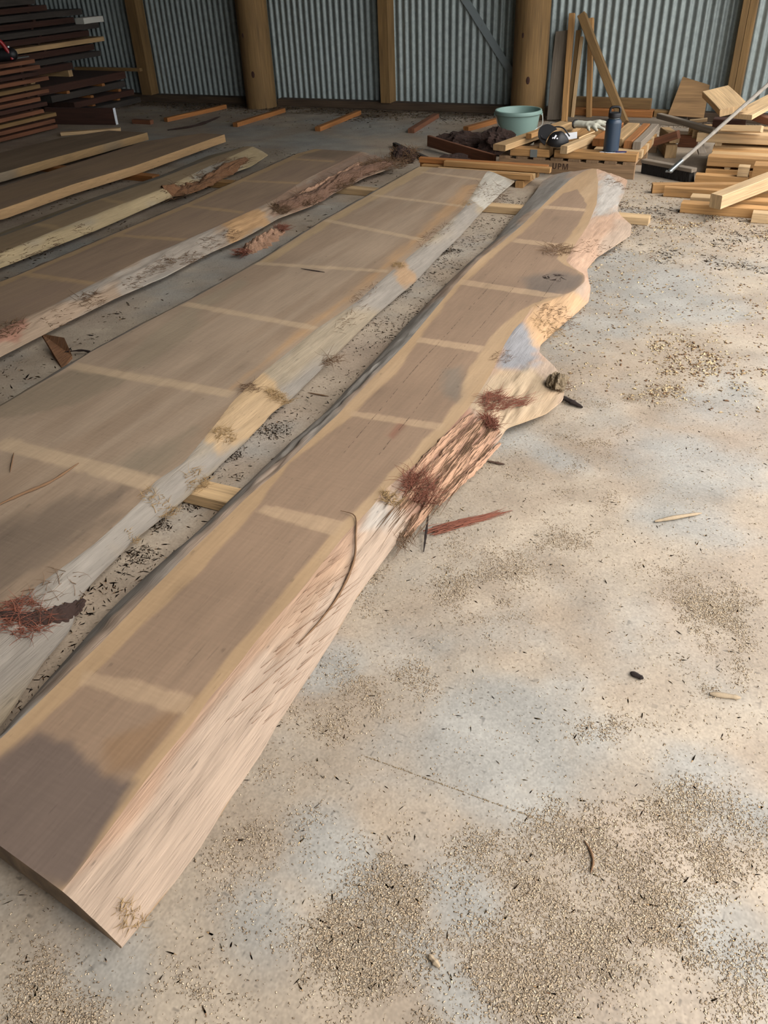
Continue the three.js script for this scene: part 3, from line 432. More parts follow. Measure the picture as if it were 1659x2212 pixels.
{
  const C_ = [[0.0, 0.06, -7.72, -8.2, -9.05], [0.085, 0.15, -7.78, -7.95, -9.02], [0.18, 0.25, -7.86, -7.7, -8.98], [0.28, 0.36, -7.8, -7.45, -8.95]], nm = ['bottom', 'second', 'third', 'top'];
  C_.forEach(([y0, y1, x, z1, z0], i) => tb('stacked_plank', `${nm[i]} dark plank of the low stack behind the board stack`, 'planks of the low dark stack', [x - 0.85, x, y0, y1, z0, z1], i % 2 ? M.darkred : M.darkgrey));
  for (const [y0, y1, z] of [[0.06, 0.085, -8.75], [0.15, 0.18, -8.3], [0.25, 0.28, -8.5], [0.06, 0.085, -8.3], [0.15, 0.18, -8.8], [0.25, 0.28, -7.9]]) tb('stack_sticker', `${z < -8.45 ? 'far' : 'near'} orange spacer stick under the ${y0 < 0.1 ? 'second' : y0 < 0.2 ? 'third' : 'top'} plank of the low dark stack`, 'spacer sticks of the low dark stack', [-8.5, -7.76 - (y0 > 0.2 ? 0.02 : 0.05), y0 + 0.001, y1 - 0.001, z - 0.025, z + 0.025], M.orange);
  tb('stack_sticker', 'pale stick poking out of the low dark stack towards the leftmost stud', 'spacer sticks of the low dark stack', [-8.6, -7.55, 0.36, 0.395, -8.98, -8.93], M.treated);
  tb('stack_sticker', 'near thick spacer stick under the high dark stack', 'spacer sticks of the high dark stack', [-8.9, -8.15, 0.362, 0.429, -7.8, -7.73], M.tan);
  tb('stack_sticker', 'far thick spacer stick under the high dark stack', 'spacer sticks of the high dark stack', [-8.9, -8.15, 0.362, 0.429, -8.42, -8.35], M.tan);
  const B_ = [[0.43, 0.5, -8.2, -8.5], [0.515, 0.57, -8.22, -9.05], [0.585, 0.65, -8.26, -9.0], [0.67, 0.72, -8.18, -9.12], [0.74, 0.8, -8.25, -8.95], [0.815, 0.87, -8.2, -9.1], [0.89, 0.95, -8.3, -8.8], [0.97, 1.03, -8.24, -8.9], [1.045, 1.1, -8.3, -8.4], [1.12, 1.2, -8.26, -8.2]];
  const o2 = ['lowest', 'second', 'third', 'fourth', 'fifth', 'sixth', 'seventh', 'eighth', 'ninth', 'highest'];
  B_.forEach(([y0, y1, x, zf], i) => { const t = tb('stacked_plank', `${o2[i]} plank of the high dark stack in the far left corner`, 'planks of the high dark stack', [x - 0.7, x, y0, y1, zf, -6.9], [M.darkred, M.darkgrey, M.darkred, M.tan, M.darkred, M.darkgrey, M.darkred, M.darkgrey, M.darkred, M.darkgrey][i]);
    if (i) for (const z of [-7.4, -8.15]) tb('stack_sticker', `${z < -8 ? 'far' : 'near'} spacer stick under the ${o2[i]} plank of the high dark stack`, 'spacer sticks of the high dark stack', [x - 0.6, x - 0.05, B_[i - 1][1] + 0.001, y0 - 0.001, z - 0.02, z + 0.02], M.darkred); void t; });
  flat('whitepaint', '#cfcdc2', 0.8);
  tb('painted_offcut', 'short white painted offcut on the high dark stack', null, [-8.34, -8.2, 0.871, 0.935, -9.2, -8.85], new THREE.MeshStandardMaterial({ color: '#c8c6bb', roughness: 0.8, vertexColors: true, name: 'white_paint' }));
}
{ const d = timber('edge_board', 'dark red board standing on edge with a white painted end', null, [-7.75, 0.085, -7.47], [-6.9, 0.085, -7.62], 0.045, 0.17, M.darkred);
  const e = mesh('painted_end', new THREE.BoxGeometry(0.004, 0.165, 0.043), new THREE.MeshStandardMaterial({ color: '#c9cdd2', roughness: 0.8, name: 'end_paint' }), d); e.position.set(0.435, 0, 0); e.userData.label = 'white painted end'; }
timber('waste_flitch', 'pale waste strip on the floor below the dark edge board', null, [-7.08, 0.016, -6.95], [-6.6, 0.016, -7.33], 0.08, 0.03, M.pale);
{ // power tool on the stack
  const t = thing('power_tool', 'red and black power tool resting on the left board stack', 'tool', [-7.5, 0.69, -6.85]);
  const b = mesh('housing', new THREE.CapsuleGeometry(0.06, 0.16, 6, 12), M.black, t); b.rotation.z = Math.PI / 2; b.rotation.y = 0.6; b.position.set(0, 0.062, 0);
  const hd = new THREE.TubeGeometry(new THREE.CatmullRomCurve3([V([-0.02, 0.05, 0.1]), V([-0.01, 0.16, 0.12]), V([0.03, 0.19, 0.04]), V([0.07, 0.1, 0.0]), V([0.09, 0.02, -0.02])]), 20, 0.02, 8); mesh('handle', hd, flat('toolred', '#8e1418', 0.4), t);
  const bar = mesh('guide_bar', new THREE.BoxGeometry(0.05, 0.012, 0.24), M.steel, t); bar.position.set(0.03, 0.02, -0.16);
  const cap = mesh('filler_cap', new THREE.CylinderGeometry(0.02, 0.02, 0.02, 12), M.steel, t); cap.position.set(0.04, 0.125, -0.05);
}

// ---------------------------------------------------------------- pallet with loose timber on it
const PY = 0.118, PT = 0.1205;      // pallet deck, and the underside of what lies on it
{
  const t = thing('wooden_pallet', 'wooden pallet with stencilled letters under the bottle and loose timber', 'pallet', [-1.61, 0, -7.13]);
  M.palletwood = new THREE.MeshStandardMaterial({ color: '#9c7d5c', roughness: 0.85, map: rep(grainT, 2.6, 1.3), bumpMap: rep(grainB, 2.6, 1.3), bumpScale: 0.0015, vertexColors: true, name: 'pallet_wood' });
  for (const z of [0.5, 0, -0.48]) {
    const s = new THREE.Shape(); s.moveTo(-0.53, 0); s.lineTo(-0.36, 0); s.lineTo(-0.355, 0.025); s.lineTo(-0.345, 0.03); s.lineTo(-0.165, 0.03); s.lineTo(-0.155, 0.025); s.lineTo(-0.15, 0); s.lineTo(0.15, 0); s.lineTo(0.155, 0.025); s.lineTo(0.165, 0.03); s.lineTo(0.345, 0.03); s.lineTo(0.355, 0.025); s.lineTo(0.36, 0); s.lineTo(0.53, 0); s.lineTo(0.53, 0.1); s.lineTo(-0.53, 0.1);
    const g = new THREE.ExtrudeGeometry(s, { depth: 0.036, bevelEnabled: true, bevelThickness: 0.002, bevelSize: 0.002, bevelSegments: 1, bevelOffset: -0.002 });
    const u = g.attributes.uv; for (let i = 0; i < u.count; i++) { const a = u.getX(i); u.setXY(i, u.getY(i), a); }
    g.setAttribute('color', new THREE.Float32BufferAttribute(new Float32Array(u.count * 3).fill(0.95), 3)); mesh('stringer', g, M.palletwood, t).position.z = z - 0.018;
  }
  for (let i = 0; i < 8; i++) tb('deck_board', '', null, [-0.53 + i * 0.1385, -0.53 + i * 0.1385 + 0.09, 0.1, PY, -0.515, 0.52], M.palletwood, t);
  const font = await new FontLoader().loadAsync('fonts/droid/droid_sans_bold.typeface.json');
  const tg = new TextGeometry('UPM', { font, size: 0.043, depth: 0.0006, curveSegments: 3 });
  const lt = mesh('lettering', tg, flat('stencil', '#3d2a1c', 0.9), t); lt.position.set(-0.1, 0.042, 0.5205); lt.userData.label = 'dark stencilled letters UPM';
}
const pg = 'loose timber on the pallet';
tb('loose_timber', 'long front timber on the pallet carrying the bottle', pg, [-1.7, -1.08, PT, 0.176, -6.72, -6.62], M.pine);
['front', 'second', 'third', 'fourth', 'fifth', 'sixth', 'seventh'].forEach((o, i) => { if (i) tb('loose_timber', `${o} short batten counted from the front along the right pallet edge`, pg, [-1.42 - 0.02 * hash(i, 4), -1.075 + 0.012 * hash(i, 8), PT, 0.17 + 0.008 * hash(i, 6), -6.72 - i * 0.123 + 0.01, -6.72 - i * 0.123 + 0.1], i % 2 ? M.pale : M.pine); });
tb('loose_timber', 'front-left timber on the pallet with a grey metal plate on it', pg, [-2.05, -1.74, PT, 0.176, -6.72, -6.61], M.pine);
{ const p = mesh('metal_plate', new THREE.BoxGeometry(0.055, 0.056, 0.004), flat('plategrey', '#6f7472', 0.6, 0.3), null); p.position.set(-1.86, 0.147, -6.606); tag(p, 'small grey metal plate on the front-left pallet timber', 'plate'); }
tb('loose_timber', 'wide board in the middle of the pallet behind the black cap', pg, [-1.86, -1.5, PT, 0.172, -7.0, -6.74], M.tan);
tb('loose_timber', 'board at the back of the pallet under the glove', pg, [-1.9, -1.45, PT, 0.172, -7.6, -7.02], M.pine);
timber('loose_timber', 'short square timber pointing at the viewer beside the black cap', pg, [-1.6, 0.204, -6.5], [-1.5, 0.204, -6.98], 0.056, 0.056, M.pale);
timber('loose_timber', 'long plank overhanging the pallet corner towards the bark heap', pg, [-2.1, 0.2, -6.48], [-1.86, 0.2, -7.55], 0.11, 0.045, M.tan);
timber('loose_timber', 'small squared offcut lying along the left pallet plank', pg, [-1.95, 0.242, -6.75], [-1.86, 0.242, -7.15], 0.05, 0.038, M.pine);
timber('loose_timber', 'narrow board on the pallet between the left plank and the paper', pg, [-1.79, 0.194, -6.66], [-1.76, 0.194, -7.5], 0.09, 0.04, M.tan);
for (const [x0, x1, z0, l, m] of [[-1.46, -1.37, -6.83, 'orange-ended timber on the pallet below the glove', M.orange], [-1.34, -1.24, -6.86, 'timber hidden behind the bottle on the pallet', M.tan], [-1.215, -1.155, -6.8, 'timber with an orange end right of the bottle', M.orange], [-1.145, -1.085, -6.78, 'timber with a dark grey end at the right pallet edge', M.grey]]) tb('loose_timber', l, pg, [x0, x1, 0.178, 0.232, -7.55, z0], m);
timber('thin_stick', 'thin pale stick lying from the square timber to the glove', null, [-1.56, 0.238, -6.78], [-1.5, 0.242, -7.05], 0.008, 0.008, M.pale);
// bottle
{
  const t = thing('drink_bottle', 'navy blue drink bottle with a black loop cap on the pallet', 'bottle', [-1.285, 0.1775, -6.68]);
  const lathe = (p, s = 36) => new THREE.LatheGeometry(p.map(([a, b]) => new THREE.Vector2(a, b)), s);
  mesh('body', lathe([[0, 0], [0.052, 0], [0.056, 0.004], [0.057, 0.012], [0.057, 0.195], [0.055, 0.207], [0.047, 0.219], [0.043, 0.224], [0, 0.224]]), M.navy, t);
  mesh('neck_ring', lathe([[0, 0.222], [0.041, 0.222], [0.041, 0.234], [0, 0.234]]), M.steel, t);
  const cap = mesh('cap', lathe([[0, 0.233], [0.045, 0.233], [0.046, 0.236], [0.046, 0.26], [0.043, 0.265], [0, 0.266]]), M.black, t);
  const lp = mesh('loop', new THREE.TubeGeometry(new THREE.CatmullRomCurve3([V([-0.036, 0.26, 0]), V([-0.034, 0.29, 0]), V([-0.026, 0.3, 0]), V([0.026, 0.3, 0]), V([0.034, 0.29, 0]), V([0.036, 0.26, 0])]), 24, 0.009, 8), M.black, cap); lp.rotation.y = 0.25;
  mesh('base_ring', lathe([[0.05, -0.001], [0.053, -0.001], [0.053, 0.004], [0.05, 0.004]]), M.steel, t);
}
function sheetGeo(outline, th, wav = 0.002) { const s = new THREE.Shape(outline.map(([x, y]) => new THREE.Vector2(x, y))); const g = new THREE.ExtrudeGeometry(s, { depth: th, bevelEnabled: false }); g.rotateX(-Math.PI / 2); void wav; return g; }
{ const t = thing('folded_papers', 'folded white papers with dark lines under the bottle', 'paper', [-1.27, 0.176, -6.665]); mesh('sheet', sheetGeo([[-0.09, -0.035], [0.0, -0.045], [0.1, -0.02], [0.09, 0.03], [-0.06, 0.035]], 0.0012), M.paper, t);
  const top = mesh('sheet', sheetGeo([[-0.05, -0.04], [0.07, -0.035], [0.085, 0.01], [-0.04, 0.015]], 0.001), M.paper, t); top.position.y = 0.0012; top.rotation.y = 0.2;
  flat('ink', '#2b2c4a', 0.6); for (const [x, z, r] of [[0.03, 0.025, 0.3], [-0.02, 0.02, -0.35], [0.06, 0.0, 0.1]]) { const p = mesh('pen_line', new THREE.BoxGeometry(0.06, 0.0006, 0.004), M.ink, t); p.position.set(x, 0.0026, z); p.rotation.y = r; } }
{ const t = thing('ball_pen', 'dark blue pen lying right of the bottle on the papers', 'pen', [-1.2, 0.184, -6.64]); const b = mesh('barrel', new THREE.CylinderGeometry(0.005, 0.005, 0.08, 8), flat('penblue', '#1c1c50', 0.4), t); b.rotation.z = Math.PI / 2; const n = mesh('tip', new THREE.ConeGeometry(0.005, 0.014, 8), M.steel, t); n.rotation.z = Math.PI / 2; n.position.x = -0.047; t.rotation.y = 0.2; }
{ const p = mesh('note_paper', sheetGeo([[-0.05, -0.055], [0.05, -0.05], [0.055, 0.05], [-0.045, 0.055]], 0.0015), M.paper, null); p.position.set(...[-1.663, 0.222, -6.934]); p.rotation.set(0.3, 0.3, 0.05); tag(p, 'white note paper behind the black cap', 'paper'); }
{ // black cap
  const t = thing('black_cap', 'black cap with a strap and small white marks on the pallet timber', 'cap', [-1.745, 0.222, -6.69]);
  const d = new THREE.SphereGeometry(0.082, 26, 16, 0, Math.PI * 2, 0, Math.PI * 0.5), q = d.attributes.position;
  for (let i = 0; i < q.count; i++) { const x = q.getX(i), y = q.getY(i), z = q.getZ(i); q.setXYZ(i, x * (1 + 0.06 * Math.sin(z * 60)), y * 1.0 * (1 + 0.05 * Math.sin(x * 70 + z * 30)), z * 0.9); } d.computeVertexNormals();
  const c = mesh('crown', d, M.black, t); c.position.set(0.05, 0.0, 0.02); c.rotation.set(0.35, 0.4, -0.12);
  const pk = new THREE.Shape(); pk.moveTo(-0.06, 0); pk.quadraticCurveTo(-0.065, 0.085, 0, 0.095); pk.quadraticCurveTo(0.065, 0.085, 0.06, 0); pk.quadraticCurveTo(0, 0.035, -0.06, 0);
  const pg_ = new THREE.ExtrudeGeometry(pk, { depth: 0.005, bevelEnabled: true, bevelSize: 0.002, bevelThickness: 0.002, bevelSegments: 2, curveSegments: 12 }); const p = mesh('peak', pg_, M.black, t); p.position.set(-0.005, 0.035, 0.02); p.rotation.set(-0.3, 0.15, 1.0); p.scale.setScalar(1.15);
  const st = new THREE.TubeGeometry(new THREE.CatmullRomCurve3([V([-0.03, 0.02, 0.05]), V([-0.075, 0.035, 0.04]), V([-0.06, 0.085, 0.0]), V([0.0, 0.1, -0.02]), V([0.07, 0.095, -0.03]), V([0.13, 0.04, -0.02])]), 24, 0.006, 6); mesh('strap', st, M.black, t);
  for (const [x, y, z, w, h] of [[0.045, 0.05, 0.078, 0.012, 0.03], [0.028, 0.042, 0.08, 0.008, 0.012], [0.062, 0.04, 0.08, 0.01, 0.01]]) { const m = mesh('white_mark', new THREE.BoxGeometry(w, h, 0.003), M.paper, t); m.position.set(x, y, z + 0.006); m.rotation.set(-0.5, 0.1, -0.4); }
}
{ // glove
  const t = thing('work_glove', 'pale grey work glove with dark cuff lying on the pallet', 'glove', [-1.56, 0.236, -7.16]);
  const caps = [[[-0.115, 0.03, -0.012], [-0.02, 0.034, -0.012], 0.03, 0.027], [[-0.115, 0.03, 0.014], [-0.02, 0.032, 0.016], 0.03, 0.027], [[-0.02, 0.034, -0.012], [0.05, 0.05, -0.03], 0.027, 0.022], [[-0.02, 0.03, 0.014], [0.045, 0.036, 0.024], 0.027, 0.022], [[0.04, 0.052, -0.034], [0.125, 0.048, -0.06], 0.017, 0.012], [[0.05, 0.046, -0.012], [0.15, 0.03, -0.022], 0.017, 0.012], [[0.05, 0.034, 0.014], [0.13, 0.014, 0.03], 0.016, 0.012], [[0.04, 0.026, 0.034], [0.09, 0.014, 0.072], 0.016, 0.012], [[-0.01, 0.026, 0.03], [0.04, 0.014, 0.1], 0.016, 0.012]];
  const N = 48, S = 0.2, mc = new MarchingCubes(N, M.paper, false, false, 60000); mc.isolation = 0;
  for (let k = 0; k < N; k++) for (let j = 0; j < N; j++) for (let i = 0; i < N; i++) {
    const x = (i / N * 2 - 1) * S, y = (j / N * 2 - 1) * S, z = (k / N * 2 - 1) * S; let e = 0;
    for (const [a, b, r0, r1] of caps) { const dx = b[0] - a[0], dy = b[1] - a[1], dz = b[2] - a[2], u = clamp(((x - a[0]) * dx + (y - a[1]) * dy + (z - a[2]) * dz) / (dx * dx + dy * dy + dz * dz)); const d = Math.hypot(x - a[0] - dx * u, (y - a[1] - dy * u) * 1.25, z - a[2] - dz * u) - (r0 + (r1 - r0) * u); e += Math.exp(-d / 0.0035); }
    mc.field[i + j * N + k * N * N] = 0.0035 * Math.log(e + 1e-30) + 0.004 * (vn(x * 60 + 9, z * 60 + y * 40) - 0.5);
  }
  mc.update(); const g = new THREE.BufferGeometry(), n = mc.count; g.setAttribute('position', new THREE.BufferAttribute(mc.positionArray.slice(0, n * 3).map((v) => v * S), 3)); g.setAttribute('normal', new THREE.BufferAttribute(mc.normalArray.slice(0, n * 3), 3));
  const gm = new THREE.MeshStandardMaterial({ color: '#a9a899', roughness: 0.95, name: 'glove_cloth' }); mesh('glove_body', g, gm, t);
  const c = mesh('cuff_hem', new THREE.TorusGeometry(0.037, 0.007, 8, 24), M.black, t); c.rotation.y = Math.PI / 2; c.position.set(-0.13, 0.031, 0); c.scale.set(1.15, 0.75, 1);
  t.rotation.y = -0.25; t.scale.setScalar(1.05);
}
// bucket
{
  const t = thing('plastic_bucket', 'blue-green plastic bucket with wire handle beside the pallet', 'bucket', [-2.42, 0, -7.99]);
  const P_ = [[0, 0.004], [0.16, 0.004], [0.165, 0], [0.17, 0.01], [0.2, 0.2], [0.212, 0.2], [0.216, 0.206], [0.216, 0.228], [0.212, 0.234], [0.2, 0.234], [0.196, 0.228], [0.168, 0.02], [0, 0.014]];
  mesh('tub', new THREE.LatheGeometry(P_.map(([a, b]) => new THREE.Vector2(a, b)), 48), M.bucket, t);
  mesh('handle', new THREE.TubeGeometry(new THREE.CatmullRomCurve3([V([-0.21, 0.2, 0.0]), V([-0.17, 0.12, 0.14]), V([-0.06, 0.05, 0.2]), V([0.08, 0.05, 0.2]), V([0.18, 0.1, 0.15]), V([0.225, 0.12, 0.05]), V([0.22, 0.2, 0.0])]), 40, 0.003, 6), M.wire, t);
  for (const s of [-1, 1]) { const e = mesh('handle_lug', new THREE.BoxGeometry(0.014, 0.03, 0.03), M.bucket, t); e.position.set(s * 0.214, 0.2, 0); }
  t.rotation.y = 0.3;
}
// stickers in a low heap in front of the pallet
const sg = 'batten heap in front of the pallet';
for (const x of [-2.45, -1.82]) timber('loose_batten', x < -2 ? 'left cross block under the batten heap' : 'right cross block under the batten heap', sg, [x, 0.0235, -6.13], [x, 0.0235, -6.42], 0.06, 0.047, M.pine);
[['front long batten of the heap before the pallet', -6.165, 0.052, M.pine, -2.02, -1.74], ['second long batten of the heap before the pallet', -6.22, 0.052, M.tan, -2.5, -1.73], ['third long batten of the heap before the pallet', -6.28, 0.052, M.pine, -2.66, -1.72], ['rearmost low batten of the heap before the pallet', -6.345, 0.052, M.orange, -2.7, -1.74], ['upper front batten of the heap before the pallet', -6.25, 0.094, M.pine, -2.46, -1.62], ['upper rear batten with a grey left end', -6.32, 0.094, M.orange, -2.7, -1.66]].forEach(([l, z, y, m, x0, x1], i) => timber('loose_batten', l, sg, [x0, y + 0.02, z - 0.005], [x1, y + 0.02, z + 0.005 + 0.002 * i], 0.05, 0.038, m));

// ---------------------------------------------------------------- boards leaning on the wall
const lg = 'boards leaning against the corrugated wall';
const lean = (l, a, b, w, th, m, side = [1, 0, 0.05]) => timber('leaning_board', l, lg, a, b, w, th, m, side);
lean('wide grey board leaning on the wall right of the knotted pole', [-2.31, 0.01, -8.864], [-2.376, 0.759, -9.21], 0.14, 0.022, M.grey);
lean('leftmost orange stud leaning upright against the wall', [-2.181, 0.01, -8.786], [-2.294, 0.904, -9.2], 0.055, 0.045, M.pine);
lean('brown lath leaning between the two orange upright studs', [-2.171, 0.01, -8.894], [-2.213, 0.764, -9.19], 0.045, 0.03, M.treated);
lean('thin pale lath leaning in the middle of the upright boards', [-2.124, 0.01, -8.877], [-2.169, 0.712, -9.16], 0.03, 0.035, M.pale);
lean('rightmost orange stud leaning upright beside the diagonal beam', [-1.965, 0.01, -8.912], [-2.101, 0.865, -9.19], 0.05, 0.05, M.pine);
lean('thick olive timber leaning diagonally behind the bottle', [-1.576, 0.03, -8.719], [-2.171, 0.903, -9.09], 0.075, 0.085, M.treated, [1, 0.4, 0]);
const wg = 'timbers along the wall foot';
tb('wall_timber', 'upper brown board lying along the wall behind the leaning boards', wg, [-2.15, -1.41, 0.1, 0.195, -9.13, -9.07], M.treated);
tb('wall_timber', 'lower orange board lying along the wall behind the bottle', wg, [-2.15, -1.37, 0.04, 0.1, -9.13, -8.98], M.orange);
tb('wall_timber', 'short brown board end showing left of the plywood sheet', wg, [-1.36, -1.2, 0.04, 0.1, -9.13, -9.03], M.treated);
tb('wall_timber', 'flat grey plank on the floor along the wall timbers', wg, [-2.2, -1.05, 0, 0.04, -9.13, -8.85], M.grey);
{ const q = [V([-1.217, 0.066, -8.98]), V([-0.885, 0.053, -8.98]), V([-0.904, 0.305, -9.2]), V([-1.163, 0.372, -9.2])], nrm = new THREE.Vector3().crossVectors(q[1].clone().sub(q[0]), q[3].clone().sub(q[0])).normalize().multiplyScalar(0.012);
  const pos = [], add = (...v) => v.forEach((p) => pos.push(p.x, p.y, p.z)), f = q.map((p) => p.clone().add(nrm)); add(f[0], f[1], f[2], f[0], f[2], f[3]); add(q[0], q[2], q[1], q[0], q[3], q[2]); for (let i = 0; i < 4; i++) { const j = (i + 1) % 4; add(q[i], q[j], f[j], q[i], f[j], f[i]); }
  const g = new THREE.BufferGeometry(); g.setAttribute('position', new THREE.Float32BufferAttribute(pos, 3)); const uv = []; for (let i = 0; i < pos.length; i += 3) uv.push(pos[i + 1] * 0.7, pos[i] * 0.7); g.setAttribute('uv', new THREE.Float32BufferAttribute(uv, 2)); g.setAttribute('color', new THREE.Float32BufferAttribute(new Float32Array(pos.length).fill(1), 3)); g.computeVertexNormals();
  M.ply = M.grey.clone(); M.ply.color.set('#94734c'); M.ply.name = 'plywood';
  tag(mesh('plywood_sheet', g, M.ply, null), 'tilted brown plywood offcut leaning on the wall', 'plywood'); }

// ---------------------------------------------------------------- offcut pile at the right
const rg = 'offcut pile at the right edge';
const off = (l, box, m) => tb('timber_offcut', l, rg, box, m), ofl = (l, a, b, w, h, m, s) => timber('timber_offcut', l, rg, a, b, w, h, m, s);
off('frontmost long timber on the floor at the pile foot', [-0.62, 0.25, 0, 0.062, -5.88, -5.785], M.pine);
off('short timber end at the lower right corner of the pile', [-0.175, 0.4, 0, 0.062, -5.755, -5.68], M.pale);
ofl('timber lying level just in front of the broom-side timbers', [-0.79, 0.0325, -6.195], [-0.1, 0.0325, -6.21], 0.05, 0.064, M.pine);
ofl('low timber at the pile foot reaching nearest to the pallet', [-0.885, 0.0325, -6.26], [-0.1, 0.0325, -6.5], 0.055, 0.064, M.pine);
off('small spacer block between the pile foot timbers', [-0.59, -0.44, 0, 0.05, -6.12, -6.02], M.pale);
off('thick timber behind the frontmost one at the right frame edge', [-0.32, 0.3, 0, 0.08, -6.0, -5.9], M.pine);
ofl('big square timber lying diagonally across the pile foot', [-0.4, 0.122, -5.64], [0.1, 0.2, -6.48], 0.085, 0.085, M.pale);
off('timber below the stack front, right of the broom head', [-0.64, -0.28, 0, 0.064, -6.68, -6.605], M.pine);
off('small block standing on the low timber before the stack', [-0.36, -0.285, 0.064, 0.135, -6.68, -6.61], M.pale);
off('larger block at the right frame edge before the stack', [-0.26, 0.0, 0.0, 0.15, -6.74, -6.6], M.pine);
for (let i = 0; i < 5; i++) off(['front timber in the lowest layer of the right stack', 'second timber in the lowest layer of the right stack', 'third timber in the lowest layer of the right stack', 'fourth timber in the lowest layer of the right stack', 'rearmost timber in the lowest layer of the right stack'][i], [-0.62 + 0.03 * hash(i, 1), 0.6, 0, 0.056, -6.96 - i * 0.14, -6.85 - i * 0.14], i % 2 ? M.tan : M.pine);
for (const [x, l] of [[-0.47, 'left spacer between the layers of the right stack'], [-0.05, 'right spacer between the layers of the right stack']]) off(l, [x, x + 0.04, 0.056, 0.074, -7.5, -6.86], M.pale);
for (let i = 0; i < 6; i++) off(['wide front timber in the middle layer of the right stack', 'second timber in the middle layer of the right stack', 'third timber in the middle layer of the right stack', 'fourth timber in the middle layer of the right stack', 'fifth timber in the middle layer of the right stack', 'rearmost timber in the middle layer of the right stack'][i], [-0.615 + 0.03 * hash(i, 2), 0.6, 0.074, 0.142, -6.955 - i * 0.112, -6.85 - i * 0.112], i % 2 ? M.tan : M.pine);
ofl('grey weathered piece lying over the left end of the right stack', [-0.64, 0.151, -6.86], [-0.7, 0.151, -7.2], 0.055, 0.018, M.grey);
for (let i = 0; i < 3; i++) off(['broad front beam of the upper layer in the right stack', 'second beam of the upper layer in the right stack', 'rear beam of the upper layer in the right stack'][i], [-0.74 - 0.05 * i, 0.6, 0.165, 0.232, -7.36 - i * 0.13, -7.24 - i * 0.13], i ? M.tan : M.pale);
off('spacer under the upper layer of the right stack, left', [-0.6, -0.55, 0.142, 0.165, -7.6, -7.26], M.pale);
off('spacer under the upper layer of the right stack, right', [0.1, 0.15, 0.142, 0.165, -7.6, -7.26], M.pale);
off('dark red board standing on the upper layer under the loose planks', [-0.66, -0.42, 0.234, 0.3, -7.55, -7.44], M.darkred);
ofl('thick slanted plank on top of the pile, large pale face up', [-0.692, 0.478, -7.55], [-0.5, 0.416, -7.12], 0.2, 0.05, M.pale, [1, 0.06, 0.35]);
ofl('plank crossing behind the broom handle near the pile top', [-0.438, 0.371, -7.14], [-0.208, 0.439, -7.75], 0.16, 0.035, M.pale);
ofl('short thick plank below the broom handle on the upper layer', [-0.56, 0.278, -7.2], [-0.28, 0.285, -7.18], 0.15, 0.045, M.pale, [0, 0.2, 1]);
ofl('red-brown offcut behind the broom handle at the right', [-0.359, 0.318, -7.5], [-0.188, 0.291, -7.42], 0.07, 0.05, M.red);
ofl('long dark narrow board jutting left out of the pile', [-1.122, 0.26, -7.75], [-0.609, 0.252, -7.2], 0.05, 0.04, M.grey);
ofl('pale wedge shaped offcut behind the dark narrow board', [-0.853, 0.251, -7.6], [-0.722, 0.266, -7.62], 0.06, 0.02, M.pale);
ofl('orange timber tilted between the pallet and the right stack', [-1.077, 0.126, -7.35], [-0.887, 0.204, -7.3], 0.05, 0.06, M.red);
ofl('pale block end beside the pallet, above the tilted timber', [-1.06, 0.14, -7.75], [-0.93, 0.145, -7.45], 0.08, 0.07, M.tan);
ofl('tan timber on the floor behind the tilted one', [-1.06, 0.05, -7.8], [-0.94, 0.05, -7.42], 0.09, 0.098, M.tan);
ofl('flat grey-brown board between pallet and pile, towards the wall', [-1.06, 0.115, -7.95], [-0.62, 0.115, -7.9], 0.12, 0.03, M.grey);
off('support block under the flat grey-brown board', [-0.95, -0.8, 0, 0.1, -8.0, -7.88], M.red);

// broom
{
  const a = V([-1.059, 0, -6.838]).add(V([0, 0.085, -0.02])), b = V([-0.658, 0, -6.614]).add(V([0, 0.085, -0.02])), mid = a.clone().add(b).multiplyScalar(0.5), d = b.clone().sub(a), len = d.length(); d.normalize();
  const t = thing('push_broom', 'push broom with wooden head leaning across the offcut pile', 'broom', [mid.x, 0, mid.z]);
  const hd = timber('head', '', null, [-len / 2 * d.x, 0.086, -len / 2 * d.z], [len / 2 * d.x, 0.086, len / 2 * d.z], 0.062, 0.026, M.grey, null, t); void hd;
  const br = [], base = new THREE.CylinderGeometry(0.006, 0.009, 0.074, 5, 1); for (let i = 0; i < 46; i++) for (let j = 0; j < 5; j++) { const g = base.clone(); g.rotateX(rr(-0.12, 0.12)); g.rotateZ(rr(-0.12, 0.12)); const u = (i / 45 - 0.5) * (len - 0.03), v = (j / 4 - 0.5) * 0.048; g.translate(d.x * u - d.z * v, 0.038, d.z * u + d.x * v); br.push(g); }
  const bm = mesh('bristles', mergeGeometries(br), new THREE.MeshStandardMaterial({ color: '#17130f', roughness: 1, name: 'bristle' }), t); bm.userData.kind = 'stuff';
  const s = V([-0.81, 0.1, -6.477]).sub(t.position), e = V([-0.219, 0.693, -6.95]).sub(t.position), q = s.clone().lerp(e, 0.12);
  const tube = (p0, p1, r, n) => new THREE.TubeGeometry(new THREE.LineCurve3(p0, p1), 4, r, n); 
  mesh('handle', tube(s, e, 0.0135, 14), new THREE.MeshStandardMaterial({ color: '#aaa296', roughness: 0.7, map: rep(grainT, 1, 6), name: 'worn_handle' }), t);
  mesh('socket', tube(s, q, 0.0165, 14), M.steel, t); void V;
  const bk = mesh('bracket', new THREE.BoxGeometry(0.05, 0.008, 0.04), M.steel, t); bk.position.copy(s); bk.position.y = 0.103;
}

